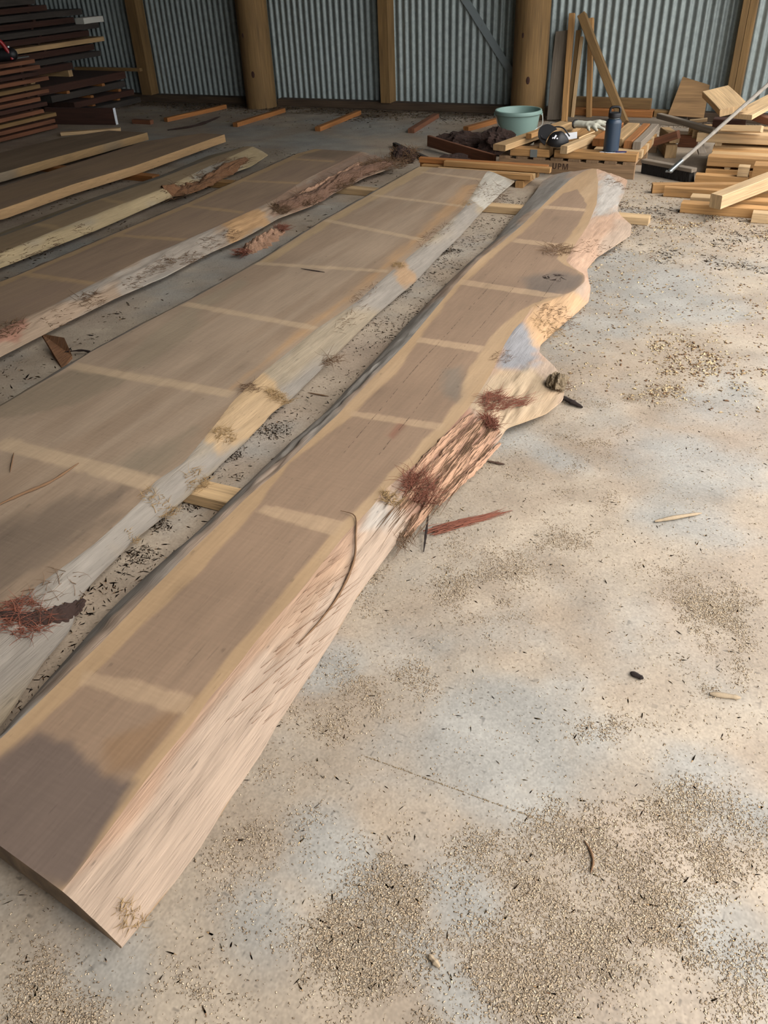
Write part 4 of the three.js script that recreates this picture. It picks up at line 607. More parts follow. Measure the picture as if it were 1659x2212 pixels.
// ---------------------------------------------------------------- bark, fibres and twigs
function strandGeo(list) {          // thin tapering three-sided strands: {p, d, len, r, curl}
  const pos = [], idx = [];
  for (const s of list) {
    const n = 5, p = V(s.p), d = V(s.d).normalize(), b0 = pos.length / 3, cx = rr(-1, 1) * s.curl, cy = rr(-0.6, 0.6) * s.curl, cz = rr(-1, 1) * s.curl;
    for (let k = 0; k < n; k++) {
      const t = k / (n - 1), r = s.r * (1 - 0.8 * t), U = new THREE.Vector3(-d.z, 0.2, d.x).normalize(), W = new THREE.Vector3().crossVectors(d, U);
      for (let a = 0; a < 3; a++) { const g = a * 2.094; const y = p.y + U.y * Math.cos(g) * r + W.y * Math.sin(g) * r; pos.push(p.x + (U.x * Math.cos(g) + W.x * Math.sin(g)) * r, s.floor === undefined ? y : Math.max(s.floor + 0.0005, y), p.z + (U.z * Math.cos(g) + W.z * Math.sin(g)) * r); }
      p.addScaledVector(d, s.len / (n - 1)); d.x += cx * 0.4; d.y += cy * 0.4 - 0.06; d.z += cz * 0.4; d.normalize(); if (s.floor !== undefined && p.y < s.floor + s.r) { p.y = s.floor + s.r; if (d.y < 0) d.y = 0.02; }
    }
    for (let k = 0; k < n - 1; k++) for (let a = 0; a < 3; a++) { const A = b0 + k * 3 + a, B = b0 + k * 3 + (a + 1) % 3; idx.push(A, A + 3, B, B, A + 3, B + 3); }
  }
  const g = new THREE.BufferGeometry(); g.setAttribute('position', new THREE.Float32BufferAttribute(pos, 3)); g.setIndex(idx); g.computeVertexNormals(); return g;
}
const onEdge = (sl, x, z) => sl.wy(x, z);
// a tuft of torn fibres lying on a slab: centre, half sizes along and across, number, length, main direction
function tuft(sl, name, c, rx, rz, n, len, r, mat, dir = [0.45, 0.2, -0.8], wild = 0.8, curl = 0.5, label) {
  const L_ = []; for (let i = 0; i < n; i++) { const a = rr(0, 6.283), q = Math.sqrt(rnd()), x = c[0] + Math.cos(a) * q * rx, z = c[2] + Math.sin(a) * q * rz, s = rnd() < 0.5 ? -1 : 1; const y = onEdge(sl, x, z); L_.push({ p: [x, y + 0.002 + 0.006 * rnd(), z], d: [dir[0] * s + rr(-wild, wild), Math.abs(dir[1]) * rr(0.1, 1) , dir[2] * s + rr(-wild, wild)], len: len * rr(0.4, 1.2), r: r * rr(0.6, 1.3), curl, floor: Math.max(HB + 0.001, y - 0.004) }); }
  const m = mesh(name, strandGeo(L_), mat, sl); m.userData.kind = 'stuff'; if (label) m.userData.label = label; return m;
}
// a rough strip of bark bent along a path on a slab edge
function barkStrip(sl, name, path, w, th, mat, s, label, lift = 0.002) {
  const cur = new THREE.CatmullRomCurve3(path.map(V)), n = 90, m = 15, pos = [], uv = [], idx = [];
  for (let k = 0; k <= n; k++) {
    const t = k / n, p = cur.getPoint(t), d = cur.getTangent(t), N = new THREE.Vector3(-d.z, 0, d.x).normalize(), e = Math.pow(Math.sin(Math.PI * clamp(t, 0.03, 0.97)), 0.35);
    for (let i = 0; i < m; i++) { const u = (i / (m - 1) - 0.5) * 2, ww = w / 2 * e * (0.45 + 0.9 * fbm(t * 16, s + (u > 0 ? 5 : 0), 3)); const x = p.x + N.x * u * ww, z = p.z + N.z * u * ww, base = sl ? onEdge(sl, x, z) : 0; const hgt = th * (1 - u * u * 0.9) * e * (0.25 + 1.3 * fbm(u * 5 + s, t * 14, 4)); pos.push(x, base + lift + (i === 0 || i === m - 1 ? -0.003 : hgt), z); uv.push(u * w / 2, t * cur.getLength()); }
  }
  for (let k = 0; k < n; k++) for (let i = 0; i < m - 1; i++) { const a = k * m + i, b = a + m; idx.push(a, a + 1, b, b, a + 1, b + 1); }
  const g = new THREE.BufferGeometry(); g.setAttribute('position', new THREE.Float32BufferAttribute(pos, 3)); g.setAttribute('uv', new THREE.Float32BufferAttribute(uv, 2)); g.setIndex(idx); g.computeVertexNormals();
  const o = mesh(name, g, mat, sl); if (label) o.userData.label = label; return o;
}
function lumpGeo(rx, ry, rz, s, amp = 0.35, det = 4) {
  const g = new THREE.IcosahedronGeometry(1, det), p = g.attributes.position;
  for (let i = 0; i < p.count; i++) { const x = p.getX(i), y = p.getY(i), z = p.getZ(i), n = 1 + amp * (fbm(x * 2.2 + s * 3 + 9, z * 2.2 + y * 1.7 + 4, 4) - 0.5) * 2 + amp * 0.35 * (vn(x * 9 + s, y * 9 + z * 7) - 0.5); p.setXYZ(i, x * rx * n, Math.max(-0.55, y) * ry * n, z * rz * n); }
  const u = g.attributes.uv; for (let i = 0; i < u.count; i++) u.setXY(i, p.getX(i) + p.getY(i), p.getZ(i)); g.computeVertexNormals(); g.computeBoundingBox(); g.translate(0, -g.boundingBox.min.y, 0); return g;
}
// --- near slab
M.splinter = new THREE.MeshStandardMaterial({ color: '#846650', roughness: 1, name: 'splinter_wood' });
barkStrip(slab6, 'bark_strip', [[-0.76, 0.075, -2.463], [-0.792, 0.075, -2.194], [-0.811, 0.07, -1.955], [-0.815, 0.06, -1.757]], 0.05, 0.016, M.barkpink, 1, 'pinkish stringy bark');
barkStrip(slab6, 'bark_strip', [[-0.813, 0.09, -2.487], [-0.839, 0.09, -2.23], [-0.863, 0.085, -1.967], [-0.868, 0.075, -1.842]], 0.045, 0.014, M.barkpink, 2);
barkStrip(slab6, 'bark_strip', [[-0.859, 0.1, -2.468], [-0.882, 0.1, -2.211], [-0.899, 0.095, -1.994]], 0.035, 0.01, M.barkpink, 3);
barkStrip(slab6, 'bark_strip', [[-0.729, 0.06, -2.396], [-0.758, 0.06, -2.17], [-0.789, 0.055, -1.96]], 0.03, 0.012, M.barkpink, 4);
{ // long parallel fibres of the bark
  const L_ = []; for (let i = 0; i < 230; i++) { const t = rnd(), a = [-0.785, 0.08, -2.469], b = [-0.828, 0.07, -1.813], x = a[0] + (b[0] - a[0]) * t + rr(-0.055, 0.05), z = a[2] + (b[2] - a[2]) * t, y = onEdge(slab6, x, z); L_.push({ p: [x, y + 0.012 * rnd() + 0.004, z], d: [b[0] - a[0] + rr(-0.06, 0.06), 0.01, b[2] - a[2]], len: rr(0.06, 0.2), r: rr(0.0008, 0.002), curl: 0.06, floor: y }); }
  mesh('bark_fibres', strandGeo(L_), M.fibrebrown, slab6).userData.kind = 'stuff'; }
tuft(slab6, 'bark_fibres', [-0.853, 0.08, -1.973], 0.055, 0.06, 420, 0.07, 0.0011, M.fibrered, [0.2, 0.8, 0.3], 1, 0.9, 'frayed red bark fibres');
tuft(slab6, 'bark_fibres', [-0.819, 0.1, -2.608], 0.05, 0.06, 260, 0.06, 0.0011, M.fibrered, [0.5, 0.4, -0.7], 0.6, 0.7);
tuft(slab6, 'bark_fibres', [-0.792, 0.09, -2.469], 0.03, 0.035, 260, 0.055, 0.0012, M.fibrered, [0.5, 0.8, 0.5], 0.9, 0.8);
tuft(slab6, 'bark_fibres', [-0.74, 0.1, -2.67], 0.03, 0.03, 60, 0.09, 0.001, M.fibrered, [0.5, 0.3, -0.8], 0.3, 0.4);
tuft(slab6, 'torn_fibres', [-0.903, 0.105, -1.862], 0.03, 0.03, 150, 0.035, 0.0012, M.fibretan, [0.5, 0.4, 0.4], 1, 0.9);
tuft(slab6, 'bark_fibres', [-0.811, 0.06, -1.758], 0.02, 0.05, 110, 0.045, 0.001, M.fibrebrown, [0.4, 0.2, 0.8], 0.5, 0.5);
tuft(slab6, 'torn_fibres', [-1.065, 0.1, -4.39], 0.09, 0.1, 110, 0.075, 0.0014, M.fibrebrown, [0.4, 0.3, -0.5], 1, 0.8);
tuft(slab6, 'torn_fibres', [-0.903, 0.08, -4.626], 0.1, 0.12, 60, 0.04, 0.0012, M.fibrebrown, [0.4, 0.2, -0.5], 1, 0.6);
tuft(slab6, 'torn_fibres', [-0.832, 0.085, -3.536], 0.1, 0.12, 130, 0.035, 0.0013, M.fibrebrown, [0.4, 0.2, -0.5], 1, 0.8);
tuft(slab6, 'torn_fibres', [-0.841, 0.07, -3.415], 0.07, 0.07, 120, 0.03, 0.0013, M.fibretan, [0.4, 0.2, -0.5], 1, 0.8);
tuft(slab6, 'torn_fibres', [-0.911, 0.1, -2.968], 0.04, 0.06, 50, 0.03, 0.0009, M.fibrebrown, [0.4, 0.1, -0.5], 0.7, 0.6);
tuft(slab6, 'torn_fibres', [-1.111, 0.09, -6.089], 0.1, 0.12, 40, 0.05, 0.0015, M.fibrebrown, [0.4, 0.2, -0.5], 1, 0.6);
{ const L_ = []; for (let i = 0; i < 90; i++) { const t = Math.pow(rnd(), 0.8), x0 = [-0.798, 0.06, -0.928], x1 = [-0.867, 0.08, -1.521], x = x0[0] + (x1[0] - x0[0]) * t + rr(-0.085, 0.01), z = x0[2] + (x1[2] - x0[2]) * t, y = onEdge(slab6, x, z); L_.push({ p: [x, y + 0.0008, z], d: [0.27 + rr(-0.05, 0.05), 0.004, -1], len: rr(0.02, 0.13), r: rr(0.0004, 0.0011), curl: 0.03, floor: y }); }
  mesh('splinters', strandGeo(L_), M.splinter, slab6).userData.kind = 'stuff'; }
tuft(slab6, 'torn_fibres', [-0.8, 0.06, -0.499], 0.03, 0.02, 70, 0.022, 0.0009, M.fibretan, [0.3, 0.3, 0.6], 1, 0.6);
// drying checks: thin dark slits running with the grain
M.check = new THREE.MeshStandardMaterial({ color: '#2e2118', roughness: 1, name: 'check_dirt' });
for (const path of [[[-1.162, -2.046], [-1.202, -2.758], [-1.211, -3.168], [-1.23, -3.709], [-1.252, -4.251], [-1.261, -4.457]], [[-1.047, -2.079], [-1.059, -2.39], [-1.087, -2.801], [-1.1, -3.277], [-1.115, -3.77], [-1.131, -4.005], [-1.15, -4.631]], [[-0.944, -3.63], [-0.957, -3.953]]]) {
  const L_ = []; for (let i = 0; i < path.length - 1; i++) { const [ax, az] = path[i], [bx, bz] = path[i + 1], l = Math.hypot(bx - ax, bz - az); for (let d = 0; d < l; d += 0.035) if (rnd() < 0.78) { const t = d / l; L_.push({ p: [ax + (bx - ax) * t + rr(-0.001, 0.001), H + 0.0002, az + (bz - az) * t], d: [(bx - ax) / l, 0, (bz - az) / l], len: rr(0.025, 0.05), r: rr(0.0005, 0.0011), curl: 0.008, floor: H - 0.001 }); } }
  mesh('drying_check', strandGeo(L_), M.check, slab6).userData.kind = 'stuff';
}
{ const L_ = []; const k = [-0.967, 0.115, -3.964]; for (let i = 0; i < 26; i++) { const a = rr(0, 6.283), q = rr(0.3, 1); L_.push({ p: [k[0] + Math.cos(a) * 0.075 * q, H + 0.001, k[2] + Math.sin(a) * 0.06 * q], d: [-Math.sin(a), 0, Math.cos(a)], len: rr(0.02, 0.05), r: rr(0.0008, 0.002), curl: 0.3, floor: H - 0.001 }); } mesh('knot_checks', strandGeo(L_), M.barkdark, slab6).userData.kind = 'stuff'; }
{ const c = [-0.662, 0.06, -2.878], g = mesh('root_knob', lumpGeo(0.03, 0.04, 0.05, 5, 0.75, 5), M.barkdark.clone(), slab6); g.material.color.set('#75654e'); g.position.set(c[0], 0.055, c[2]); g.userData.label = 'gnarled brown root end';
  tuft(slab6, 'root_fibres', [c[0] + 0.02, 0.1, c[2] - 0.02], 0.035, 0.06, 90, 0.035, 0.0014, M.fibrebrown, [0.4, 0.6, -0.3], 1, 0.9); }
// --- wide slab
for (const [c, rx, rz, n, len, m] of [[[-1.786, 0.1, -3.883], 0.03, 0.04, 90, 0.03, M.fibretan], [[-1.614, 0.09, -2.794], 0.035, 0.05, 80, 0.06, M.fibrebrown], [[-1.633, 0.09, -2.39], 0.05, 0.03, 150, 0.04, M.fibretan], [[-1.735, 0.1, -2.351], 0.04, 0.04, 70, 0.035, M.fibrebrown], [[-1.632, 0.1, -2.026], 0.035, 0.04, 120, 0.03, M.fibretan], [[-1.583, 0.1, -1.595], 0.06, 0.04, 110, 0.035, M.fibretan], [[-1.569, 0.09, -1.77], 0.04, 0.05, 90, 0.04, M.fibretan], [[-1.565, 0.06, -1.436], 0.02, 0.015, 40, 0.018, M.fibretan], [[-1.769, 0.1, -3.447], 0.04, 0.15, 50, 0.03, M.fibrebrown], [[-1.82, 0.1, -4.44], 0.05, 0.3, 80, 0.04, M.fibrebrown], [[-1.87, 0.1, -5.618], 0.1, 0.25, 110, 0.06, M.fibrebrown], [[-1.709, 0.09, -3.176], 0.03, 0.2, 40, 0.04, M.fibrebrown], [[-1.56, 0.09, -1.113], 0.05, 0.1, 50, 0.06, M.fibrebrown], [[-1.875, 0.1, -5.172], 0.03, 0.08, 50, 0.04, M.fibretan]]) tuft(slab5, 'torn_fibres', c, rx, rz, n, len, 0.0011, m, [0.3, 0.35, -0.6], 0.9, 0.7);
tuft(slab5, 'bark_fibres', [-1.568, 0.1, -1.007], 0.07, 0.06, 330, 0.05, 0.0012, M.fibrered, [0.8, 0.3, -0.3], 0.8, 0.5, 'frayed red-brown bark');
barkStrip(slab5, 'bark_strip', [[-1.625, 0.1, -0.983], [-1.557, 0.1, -1.012], [-1.513, 0.09, -1.072], [-1.519, 0.08, -1.163]], 0.05, 0.012, M.barkdark, 8);
// --- red-bark slab
barkStrip(slab4, 'bark_strip', [[-3.095, 0.1, -4.8], [-3.036, 0.1, -5.207], [-3.075, 0.1, -5.864], [-2.954, 0.09, -6.37]], 0.15, 0.04, M.barkred, 11, 'shaggy red bark');
barkStrip(slab4, 'bark_strip', [[-3.109, 0.11, -5.075], [-3.103, 0.11, -5.47], [-3.145, 0.11, -6.165]], 0.08, 0.03, M.barkpink, 12);
for (const [c, rx, rz, n, len] of [[[-3.067, 0.1, -4.784], 0.05, 0.06, 150, 0.08], [[-3.035, 0.1, -5.073], 0.07, 0.14, 190, 0.09], [[-3.038, 0.1, -5.564], 0.08, 0.25, 240, 0.1], [[-3.042, 0.1, -6.122], 0.1, 0.25, 200, 0.1], [[-2.939, 0.08, -6.336], 0.12, 0.2, 200, 0.1], [[-3.145, 0.1, -2.479], 0.06, 0.1, 60, 0.05]]) tuft(slab4, 'bark_fibres', c, rx, rz, n, len, 0.002, M.fibrebrown, [0.4, 0.5, -0.4], 1, 0.7);
for (const [px, n, len] of [[[-3.047, 0.1, -3.756], 70, 0.05], [[-3.09, 0.1, -3.609], 60, 0.05], [[-3.085, 0.1, -3.458], 50, 0.04], [[-3.072, 0.1, -3.285], 40, 0.04], [[-3.093, 0.1, -2.967], 90, 0.06], [[-3.082, 0.1, -3.98], 50, 0.04], [[-3.086, 0.1, -2.715], 40, 0.04], [[-3.057, 0.1, -4.189], 60, 0.04]]) tuft(slab4, 'torn_fibres', px, 0.05, 0.09, n, len, 0.0013, M.fibrebrown, [0.4, 0.25, -0.5], 1, 0.6);
// --- narrow slab with a torn strip
barkStrip(slab3, 'bark_strip', [[-4.162, 0.09, -4.933], [-4.075, 0.1, -5.147], [-4.12, 0.1, -5.575], [-4.191, 0.1, -6.083]], 0.14, 0.035, M.barkbrown, 21, 'torn brown bark strip');
for (const c of [[-4.09, 0.1, -4.996], [-4.117, 0.1, -5.445], [-4.184, 0.1, -5.866]]) tuft(slab3, 'bark_fibres', c, 0.08, 0.25, 90, 0.08, 0.002, M.fibrebrown, [0.4, 0.4, -0.6], 0.9, 0.6);
for (const c of [[-4.071, 0.1, -3.388], [-4.06, 0.1, -3.543], [-4.056, 0.1, -3.713], [-4.069, 0.1, -3.994]]) tuft(slab3, 'torn_fibres', c, 0.04, 0.08, 30, 0.05, 0.0014, M.fibrebrown, [0.4, 0.3, -0.5], 1, 0.6);

// --- loose bark and sticks
M.sticktan = new THREE.MeshStandardMaterial({ color: '#a8957a', roughness: 0.95, map: rep(fibreT, 6, 2), name: 'peeled_stick' });
function stick(name, label, pts, r, mat, cat = 'stick', group) {
  const path = pts.map(V), cur = new THREE.CatmullRomCurve3(path), g = new THREE.TubeGeometry(cur, Math.max(12, pts.length * 6), r, 6, false), p = g.attributes.position, n = Math.max(12, pts.length * 6);
  for (let i = 0; i <= n; i++) { const c = cur.getPointAt(i / n), f = Math.max(0.25, Math.pow(Math.sin(Math.PI * clamp(i / n, 0.02, 0.98)), 0.4)) * (0.75 + 0.5 * vn(i * 0.7, r * 999)); for (let k = 0; k <= 6; k++) { const q = i * 7 + k; p.setXYZ(q, c.x + (p.getX(q) - c.x) * f, c.y + (p.getY(q) - c.y) * f * 0.7, c.z + (p.getZ(q) - c.z) * f); } }
  g.computeVertexNormals(); return tag(mesh(name, g, mat, null), label, cat, group);
}
stick('wavy_twig', 'thin curved brown twig lying on the near slab edge', [[-1.008, 0.118, -1.729], [-0.96, 0.119, -1.724], [-0.914, 0.112, -1.641], [-0.881, 0.108, -1.566], [-0.857, 0.108, -1.435], [-0.852, 0.106, -1.311], [-0.858, 0.1, -1.214]].map((p) => [p[0], slab6.wy(p[0], p[2]) + 0.008, p[2]]), 0.0042, M.fibrebrown, 'twig');
stick('splinter_stick', 'long splintered stick lying across the widest slab at left', [[-2.033, 0.12, -1.304], [-2, 0.12, -1.422], [-1.963, 0.12, -1.525], [-1.959, 0.12, -1.65]], 0.006, M.fibrebrown);
stick('splinter_stick', 'short dark sliver on the widest slab near the left frame edge', [[-2.223, 0.119, -1.619], [-2.136, 0.119, -1.518]], 0.003, M.fibrebrown);
stick('splinter_stick', 'small straight sliver in the middle of the widest slab', [[-2.259, 0.118, -3.664], [-2.108, 0.118, -3.653]], 0.004, M.barkdark);
{ const a = [-0.785, 0, -1.874], b = [-0.617, 0, -2.06], L_ = []; for (let i = 0; i < 150; i++) { const t = rr(0, 0.72), w = 0.022 * (1 - t); L_.push({ p: [a[0] + (b[0] - a[0]) * t + rr(-w, w), 0.001 + 0.014 * rnd() * (1 - t), a[2] + (b[2] - a[2]) * t + rr(-w, w)], d: [b[0] - a[0] + rr(-0.03, 0.03), 0.003, b[2] - a[2] + rr(-0.03, 0.03)], len: rr(0.05, 0.13), r: rr(0.0012, 0.003), curl: 0.05, floor: 0 }); }
  const t = thing('bark_shred', 'bundle of red bark fibres on the floor right of the frayed bark', 'bark'); mesh('fibre_bundle', strandGeo(L_), M.fibrered, t).userData.kind = 'stuff'; }
stick('bark_shred', 'thin red fibre dangling from the frayed bark to the floor', [[-0.802, 0.06, -1.919], [-0.786, 0.03, -1.864], [-0.76, 0.006, -1.777]], 0.004, M.barkdark, 'bark');
stick('bark_shred', 'dark pointed bark chip on the floor beside the root end', [[-0.643, 0.014, -2.906], [-0.593, 0.012, -2.878], [-0.545, 0.006, -2.859]], 0.014, M.barkdark, 'bark');
stick('floor_stick', 'pale peeled stick on the floor at right', [[-0.156, 0.006, -2.194], [-0.099, 0.009, -2.237], [-0.03, 0.006, -2.294]], 0.009, M.sticktan);
stick('floor_stick', 'grooved pale splinter near the right frame edge', [[0.088, 0.005, -1.528], [0.157, 0.005, -1.543]], 0.008, M.sticktan);
stick('bark_shred', 'small dark red bark chip on the floor left of the grooved splinter', [[-0.098, 0.006, -1.523], [-0.065, 0.006, -1.514]], 0.008, M.barkdark, 'bark');
stick('bark_shred', 'red sliver on the floor below the stringy bark', [[-0.757, 0.005, -2.345], [-0.693, 0.004, -2.348]], 0.006, M.barkred, 'bark');
stick('floor_stick', 'thin arched twig on the sawdust in the lower right', [[-0.091, 0.003, -1.025], [-0.073, 0.003, -1.005], [-0.064, 0.003, -0.985], [-0.063, 0.003, -0.96]], 0.003, M.fibrebrown);
stick('floor_stick', 'small pale splinter in the sawdust near the bottom edge', [[-0.292, 0.005, -0.686], [-0.265, 0.005, -0.673]], 0.006, M.sticktan);
stick('floor_stick', 'thin straight twig in the gap by the near slab', [[-1.62, 0.004, -2.589], [-1.522, 0.004, -2.59]], 0.004, M.fibrebrown);
stick('bark_shred', 'long dark bark strip on the far floor by the longest batten', [[-6.058, 0.01, -7.432], [-5.914, 0.01, -7.709], [-5.967, 0.012, -8.263]], 0.02, M.barkdark, 'bark');
stick('bark_shred', 'thin strip of bark in the gap beside the near slab', [[-1.506, 0.01, -3.353], [-1.493, 0.012, -3.464], [-1.488, 0.012, -3.629]], 0.006, M.sticktan, 'bark');
{ const t = thing('bark_chunk', 'frayed pink bark chunk on the floor below the red-bark slab', 'bark', [0, 0, 0]);
  const b = barkStrip(null, 'bark_sheet', [[-2.916, 0.01, -4.107], [-2.924, 0.012, -4.294], [-2.957, 0.012, -4.602]], 0.15, 0.05, M.barkpink, 31); b.name = 'bark_sheet'; t.add(b);
  const L_ = []; for (const [c, k] of [[[-2.897, 0.02, -4.069], 1], [[-2.936, 0.02, -4.556], -1]]) for (let i = 0; i < 130; i++) L_.push({ p: [c[0] + rr(-0.04, 0.04), 0.012 + 0.03 * rnd(), c[2] + rr(-0.04, 0.04)], d: [rr(-1, 1), rr(0, 0.5), k * 1.0 + rr(-0.7, 0.7)], len: rr(0.03, 0.07), r: 0.0018, curl: 0.5, floor: 0 }); mesh('frayed_fibres', strandGeo(L_), M.fibrered, t).userData.kind = 'stuff'; }
{ const t = thing('bark_curl', 'curled wedge of bark with a twig on the floor at left', 'bark', [0, 0, 0]);
  const a = [-3.09, 0, -2.606], b = [-2.783, 0, -2.404], c = [-2.844, 0, -2.514], s = new THREE.Shape(); void s;
  const P_ = [[a[0], 0.045, a[2]], [b[0], 0.004, b[2]], [c[0] + 0.02, 0.012, c[2]], [(a[0] + c[0]) / 2 + 0.05, 0.06, (a[2] + c[2]) / 2 - 0.02]].map(V), pos = []; const add = (...v) => v.forEach((p) => pos.push(p.x, p.y, p.z)), dn = P_.map((p) => p.clone().add(V([0.004, -0.012, 0.006])));
  add(P_[0], P_[1], P_[2], P_[0], P_[2], P_[3], dn[0], dn[2], dn[1], dn[0], dn[3], dn[2]); for (let i = 0; i < 4; i++) { const j = (i + 1) % 4; add(P_[i], dn[i], P_[j], P_[j], dn[i], dn[j]); }
  const g = new THREE.BufferGeometry(); g.setAttribute('position', new THREE.Float32BufferAttribute(pos, 3)); g.setAttribute('uv', new THREE.Float32BufferAttribute(pos.filter((_, i) => i % 3 !== 1), 2)); g.computeVertexNormals(); mesh('bark_wedge', g, M.barkbrown, t).userData.label = 'pale inner face of the wedge';
  const tw = stick('twig', '', [[-2.873, 0.02, -2.522], [-2.801, 0.02, -2.565], [-2.739, 0.015, -2.573], [-2.727, 0.02, -2.632]], 0.007, M.barkdark); tw.removeFromParent(); tw.name = 'twig'; tw.userData = {}; t.add(tw); }
// root mass at the end of the red-bark slab and bark heap before the pallet
{ const t = thing('root_mass', 'tangled root mass beyond the end of the red-bark slab', 'roots', [0, 0, 0]); const c = [-3.016, 0.02, -6.709];
  const l = mesh('root_clump', lumpGeo(0.09, 0.07, 0.1, 41, 0.6), M.barkdark, t); l.position.set(c[0], 0, c[2]);
  const L_ = []; for (let i = 0; i < 420; i++) L_.push({ p: [c[0] + rr(-0.1, 0.1), 0.01 + 0.08 * rnd(), c[2] + rr(-0.12, 0.08)], d: [rr(-1, 1), rr(-0.1, 0.9), rr(-1, 1)], len: rr(0.04, 0.1), r: rr(0.002, 0.004), curl: 0.9, floor: 0 }); mesh('root_fibres', strandGeo(L_), M.fibrebrown, t).userData.kind = 'stuff'; }
for (const [x, z, a, b, h, s, l] of [[-2.76, -7.4, 0.2, 0.13, 0.07, 51, 'left lump of dark bark behind the propped board'], [-2.36, -7.24, 0.15, 0.14, 0.1, 52, 'tallest dark bark lump left of the pallet corner'], [-2.55, -6.68, 0.13, 0.1, 0.05, 53, 'low dark bark scrap in front of the propped board']]) { const o = mesh('bark_lump', lumpGeo(a, h, b, s, 0.7, 6), M.barkdark, null); o.position.set(x, 0, z); tag(o, l, 'bark', 'dark bark heap'); }
timber('heap_board', 'dark red board propped diagonally on the bark heap', null, [-3.016, 0.07, -7.263], [-2.22, 0.05, -6.74], 0.03, 0.09, M.red);
timber('heap_board', 'short dark stick at the left end of the bark heap', null, [-3.363, 0.02, -7.282], [-2.809, 0.02, -6.764], 0.035, 0.035, M.darkgrey);

// ---------------------------------------------------------------- sawdust, crumbs and litter nobody could count
{
  const flake = new THREE.BufferGeometry(); flake.setAttribute('position', new THREE.Float32BufferAttribute([-0.5, 0, -0.3, 0.5, 0, -0.22, 0.42, 0, 0.3, -0.4, 0, 0.25, 0.05, 0.34, 0.02], 3)); flake.setIndex([0, 4, 1, 1, 4, 2, 2, 4, 3, 3, 4, 0, 0, 1, 2, 0, 2, 3]); flake.computeVertexNormals();
  const sliver = new THREE.BufferGeometry(); sliver.setAttribute('position', new THREE.Float32BufferAttribute([-0.5, 0, 0, -0.1, 0.09, 0.09, -0.1, 0, -0.06, 0.2, 0.1, 0.06, 0.2, 0, -0.05, 0.5, 0.02, 0.05], 3)); sliver.setIndex([0, 1, 2, 1, 3, 2, 2, 3, 4, 3, 5, 4, 0, 2, 1, 1, 2, 3, 2, 4, 3]); sliver.computeVertexNormals();
  const lit = new THREE.MeshStandardMaterial({ roughness: 1, name: 'wood_litter', side: THREE.DoubleSide });
  const HEAP = [[0.01, -0.929, 0.285, 0.187], [0.161, -1.133, 0.137, 0.119], [-0.695, -0.903, 0.112, 0.157], [-0.42, -0.708, 0.166, 0.116], [-0.525, -1.792, 0.227, 0.238], [-0.131, -0.71, 0.161, 0.094], [-0.68, -0.729, 0.085, 0.124], [-0.675, -1.108, 0.099, 0.169], [-0.5, -5.594, 0.448, 0.192], [-0.259, -3.542, 0.313, 0.203], [-0.86, -0.357, 0.166, 0.066], [-0.147, -1.336, 0.064, 0.084], [-0.002, -1.941, 0.204, 0.126], [-0.574, -1.617, 0.192, 0.117], [-0.589, -1.324, 0.14, 0.08]];
  const col = new THREE.Color(), m4 = new THREE.Matrix4(), q4 = new THREE.Quaternion(), e3 = new THREE.Euler(), p3 = new THREE.Vector3(), s3 = new THREE.Vector3();
  function litter(name, label, cat, geo, n, x0, x1, z0, z1, dens, size, hues) {
    const im = new THREE.InstancedMesh(geo, lit, n); let k = 0, tries = 0;
    while (k < n && tries < n * 60) {
      tries++; const x = rr(x0, x1), z = rr(z0, z1); if (rnd() > dens(x, z)) continue;
      const s = size * (0.35 + 1.3 * Math.pow(rnd(), 2.2)); e3.set(rr(-0.25, 0.25), rr(0, 6.283), rr(-0.25, 0.25)); q4.setFromEuler(e3); p3.set(x, 0.0003, z); s3.set(s * rr(0.7, 1.5), s * rr(0.5, 1), s); m4.compose(p3, q4, s3); im.setMatrixAt(k, m4);
      col.set(hues[Math.floor(rnd() * hues.length)]).multiplyScalar(rr(0.75, 1.1)); im.setColorAt(k, col); k++;
    }
    im.count = k; im.name = name; im.userData = { kind: 'stuff', label, category: cat }; im.castShadow = im.receiveShadow = true; scene.add(im);
  }
  const heap = (x, z) => { let m = 0; for (const e of HEAP) m = Math.max(m, 1 - 0.55 * ell(e, x, z) ** 2); return clamp(m); };
  const dFloor = (x, z) => { const n = 0.55 * fbm(x * 3.3 + 21, z * 3.3, 4) + 0.45 * fbm(x * 13, z * 13 + 7, 3); return 0.014 + 0.986 * step(0.47, 0.82, n * 0.9 + 0.2 * heap(x, z)) ** 1.5 * (1 - 0.6 * bare(x, z)); };
  litter('sawdust_crumbs', 'fine tan sawdust crumbs scattered over the near floor', 'sawdust', flake, 110000, -1.15, 0.45, -3.3, -0.1, dFloor, 0.0036, ['#b8a58a', '#a8947a', '#c4b297', '#97846b', '#86745e']);
  litter('wood_shavings', 'coarser chips and splinters scattered over the floor', 'chips', sliver, 5000, -1.5, 0.4, -6.6, -0.2, (x, z) => 0.12 + 0.88 * dFloor(x, z), 0.013, ['#b39465', '#9a7a52', '#6b4b32', '#a88a60', '#d2bd97', '#7a5a3c']);
  litter('floor_chips', 'pale and brown chips on the floor beyond the near slab', 'chips', flake, 9000, -1.5, 0.1, -6.6, -3.0, (x, z) => 0.04 + 0.96 * dFloor(x, z), 0.011, ['#b7a07a', '#8b7150', '#6f5238', '#c9b48e']);
  const near = (list, x, z) => { let m = 0; for (const e of list) m = Math.max(m, 1 - ell(e, x, z)); return clamp(m * 1.6); };
  const CL = [[-1.582, -2.259, 0.08, 0.081], [-1.602, -1.588, 0.061, 0.042], [-1.632, -2.044, 0.051, 0.05], [-1.562, -1.435, 0.058, 0.072], [-1.569, -1.73, 0.047, 0.056], [-1.803, -3.726, 0.098, 0.207], [-1.795, -4.561, 0.111, 0.181], [-1.427, -1.909, 0.032, 0.059]];
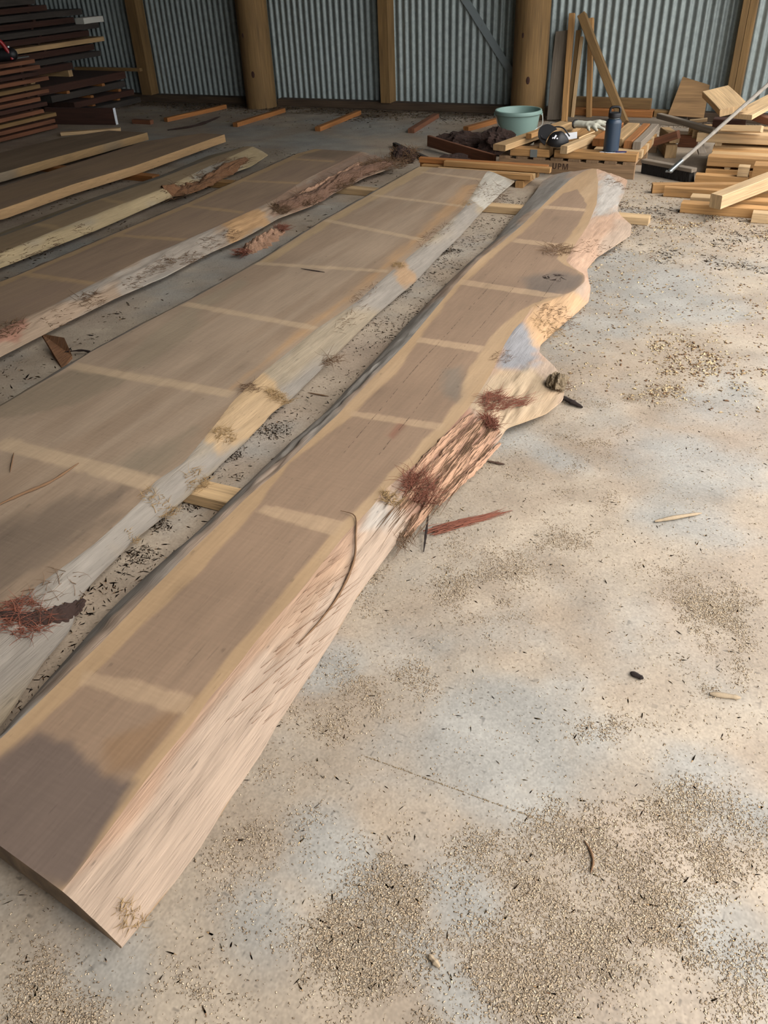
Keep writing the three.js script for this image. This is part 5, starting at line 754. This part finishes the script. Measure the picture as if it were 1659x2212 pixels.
  litter('bark_clumps', 'dark clumps of bark crumbs on the floor between the two right slabs', 'bark', sliver, 4200, -2.2, -1.0, -4.6, -1.0, (x, z) => near(CL, x, z), 0.013, ['#4a3a2c', '#64503c', '#3d2f25', '#85694a']);
  const J0 = [-0.603, 0, -1.037], J1 = [-0.163, 0, -1.036];
  litter('scrape_line', 'thin straight line of dust left by a scrape on the floor', 'sawdust', flake, 420, Math.min(J0[0], J1[0]), Math.max(J0[0], J1[0]), Math.min(J0[2], J1[2]), Math.max(J0[2], J1[2]), (x, z) => { const dx = J1[0] - J0[0], dz = J1[2] - J0[2], d = Math.abs((x - J0[0]) * dz - (z - J0[2]) * dx) / Math.hypot(dx, dz); return d < 0.007 * vn(x * 30, z * 30) ? 1 : 0; }, 0.003, ['#8a7658', '#998567']);
  const gap = (x, z) => (Math.abs(x - (xi(slab5.ro, z) + xi(slab6.lo, z)) / 2) < 0.2 ? 1 : 0.12) * (0.15 + 0.85 * step(0.42, 0.62, fbm(x * 9, z * 5, 3)));
  litter('gap_litter', 'dark bark crumbs in the gaps between the slabs', 'bark', sliver, 9000, -2.7, -0.95, -5.9, -0.4, gap, 0.017, ['#4d3a2b', '#6d5138', '#3b2b22', '#927350', '#5d4431']);
  litter('aisle_litter', 'bark crumbs between the far slabs', 'bark', sliver, 4500, -5.5, -2.4, -7, -1.5, (x, z) => 0.1 + 0.9 * step(0.5, 0.7, fbm(x * 4, z * 3, 3)), 0.026, ['#4d3a2b', '#6d5138', '#3b2b22', '#927350']);
  const [HX, , HZ] = [-4.333, 0, -8.601];
  litter('wall_litter', 'brown litter swept up along the foot of the wall', 'litter', sliver, 9000, -8, 0, -9.1, -7.9, (x, z) => clamp(0.05 + step(-8.5, -9.0, z + 0.7 * (fbm(x * 2.2, z * 2.2, 3) - 0.5)) + 0.7 * step(0.35, 0.12, Math.hypot(x + 0.05 + 0.0, 0) * 0 + Math.hypot(x - HX, z - HZ))), 0.03, ['#4a3626', '#6b5138', '#8a6e4c', '#3a2a20', '#a38c68']);
  litter('pile_litter', 'dark chips on the floor in front of the offcut pile', 'chips', sliver, 2600, -1.1, 0.2, -6.0, -4.7, (x, z) => 0.1 + 0.9 * step(0.5, 0.7, fbm(x * 7, z * 5 + 2, 3)), 0.024, ['#6e5947', '#8a7058', '#5c4838', '#a68d6a']);
}

scene.traverse((o) => { if (o.isMesh) { o.castShadow = true; o.receiveShadow = true; } });
renderer.render(scene, camera);
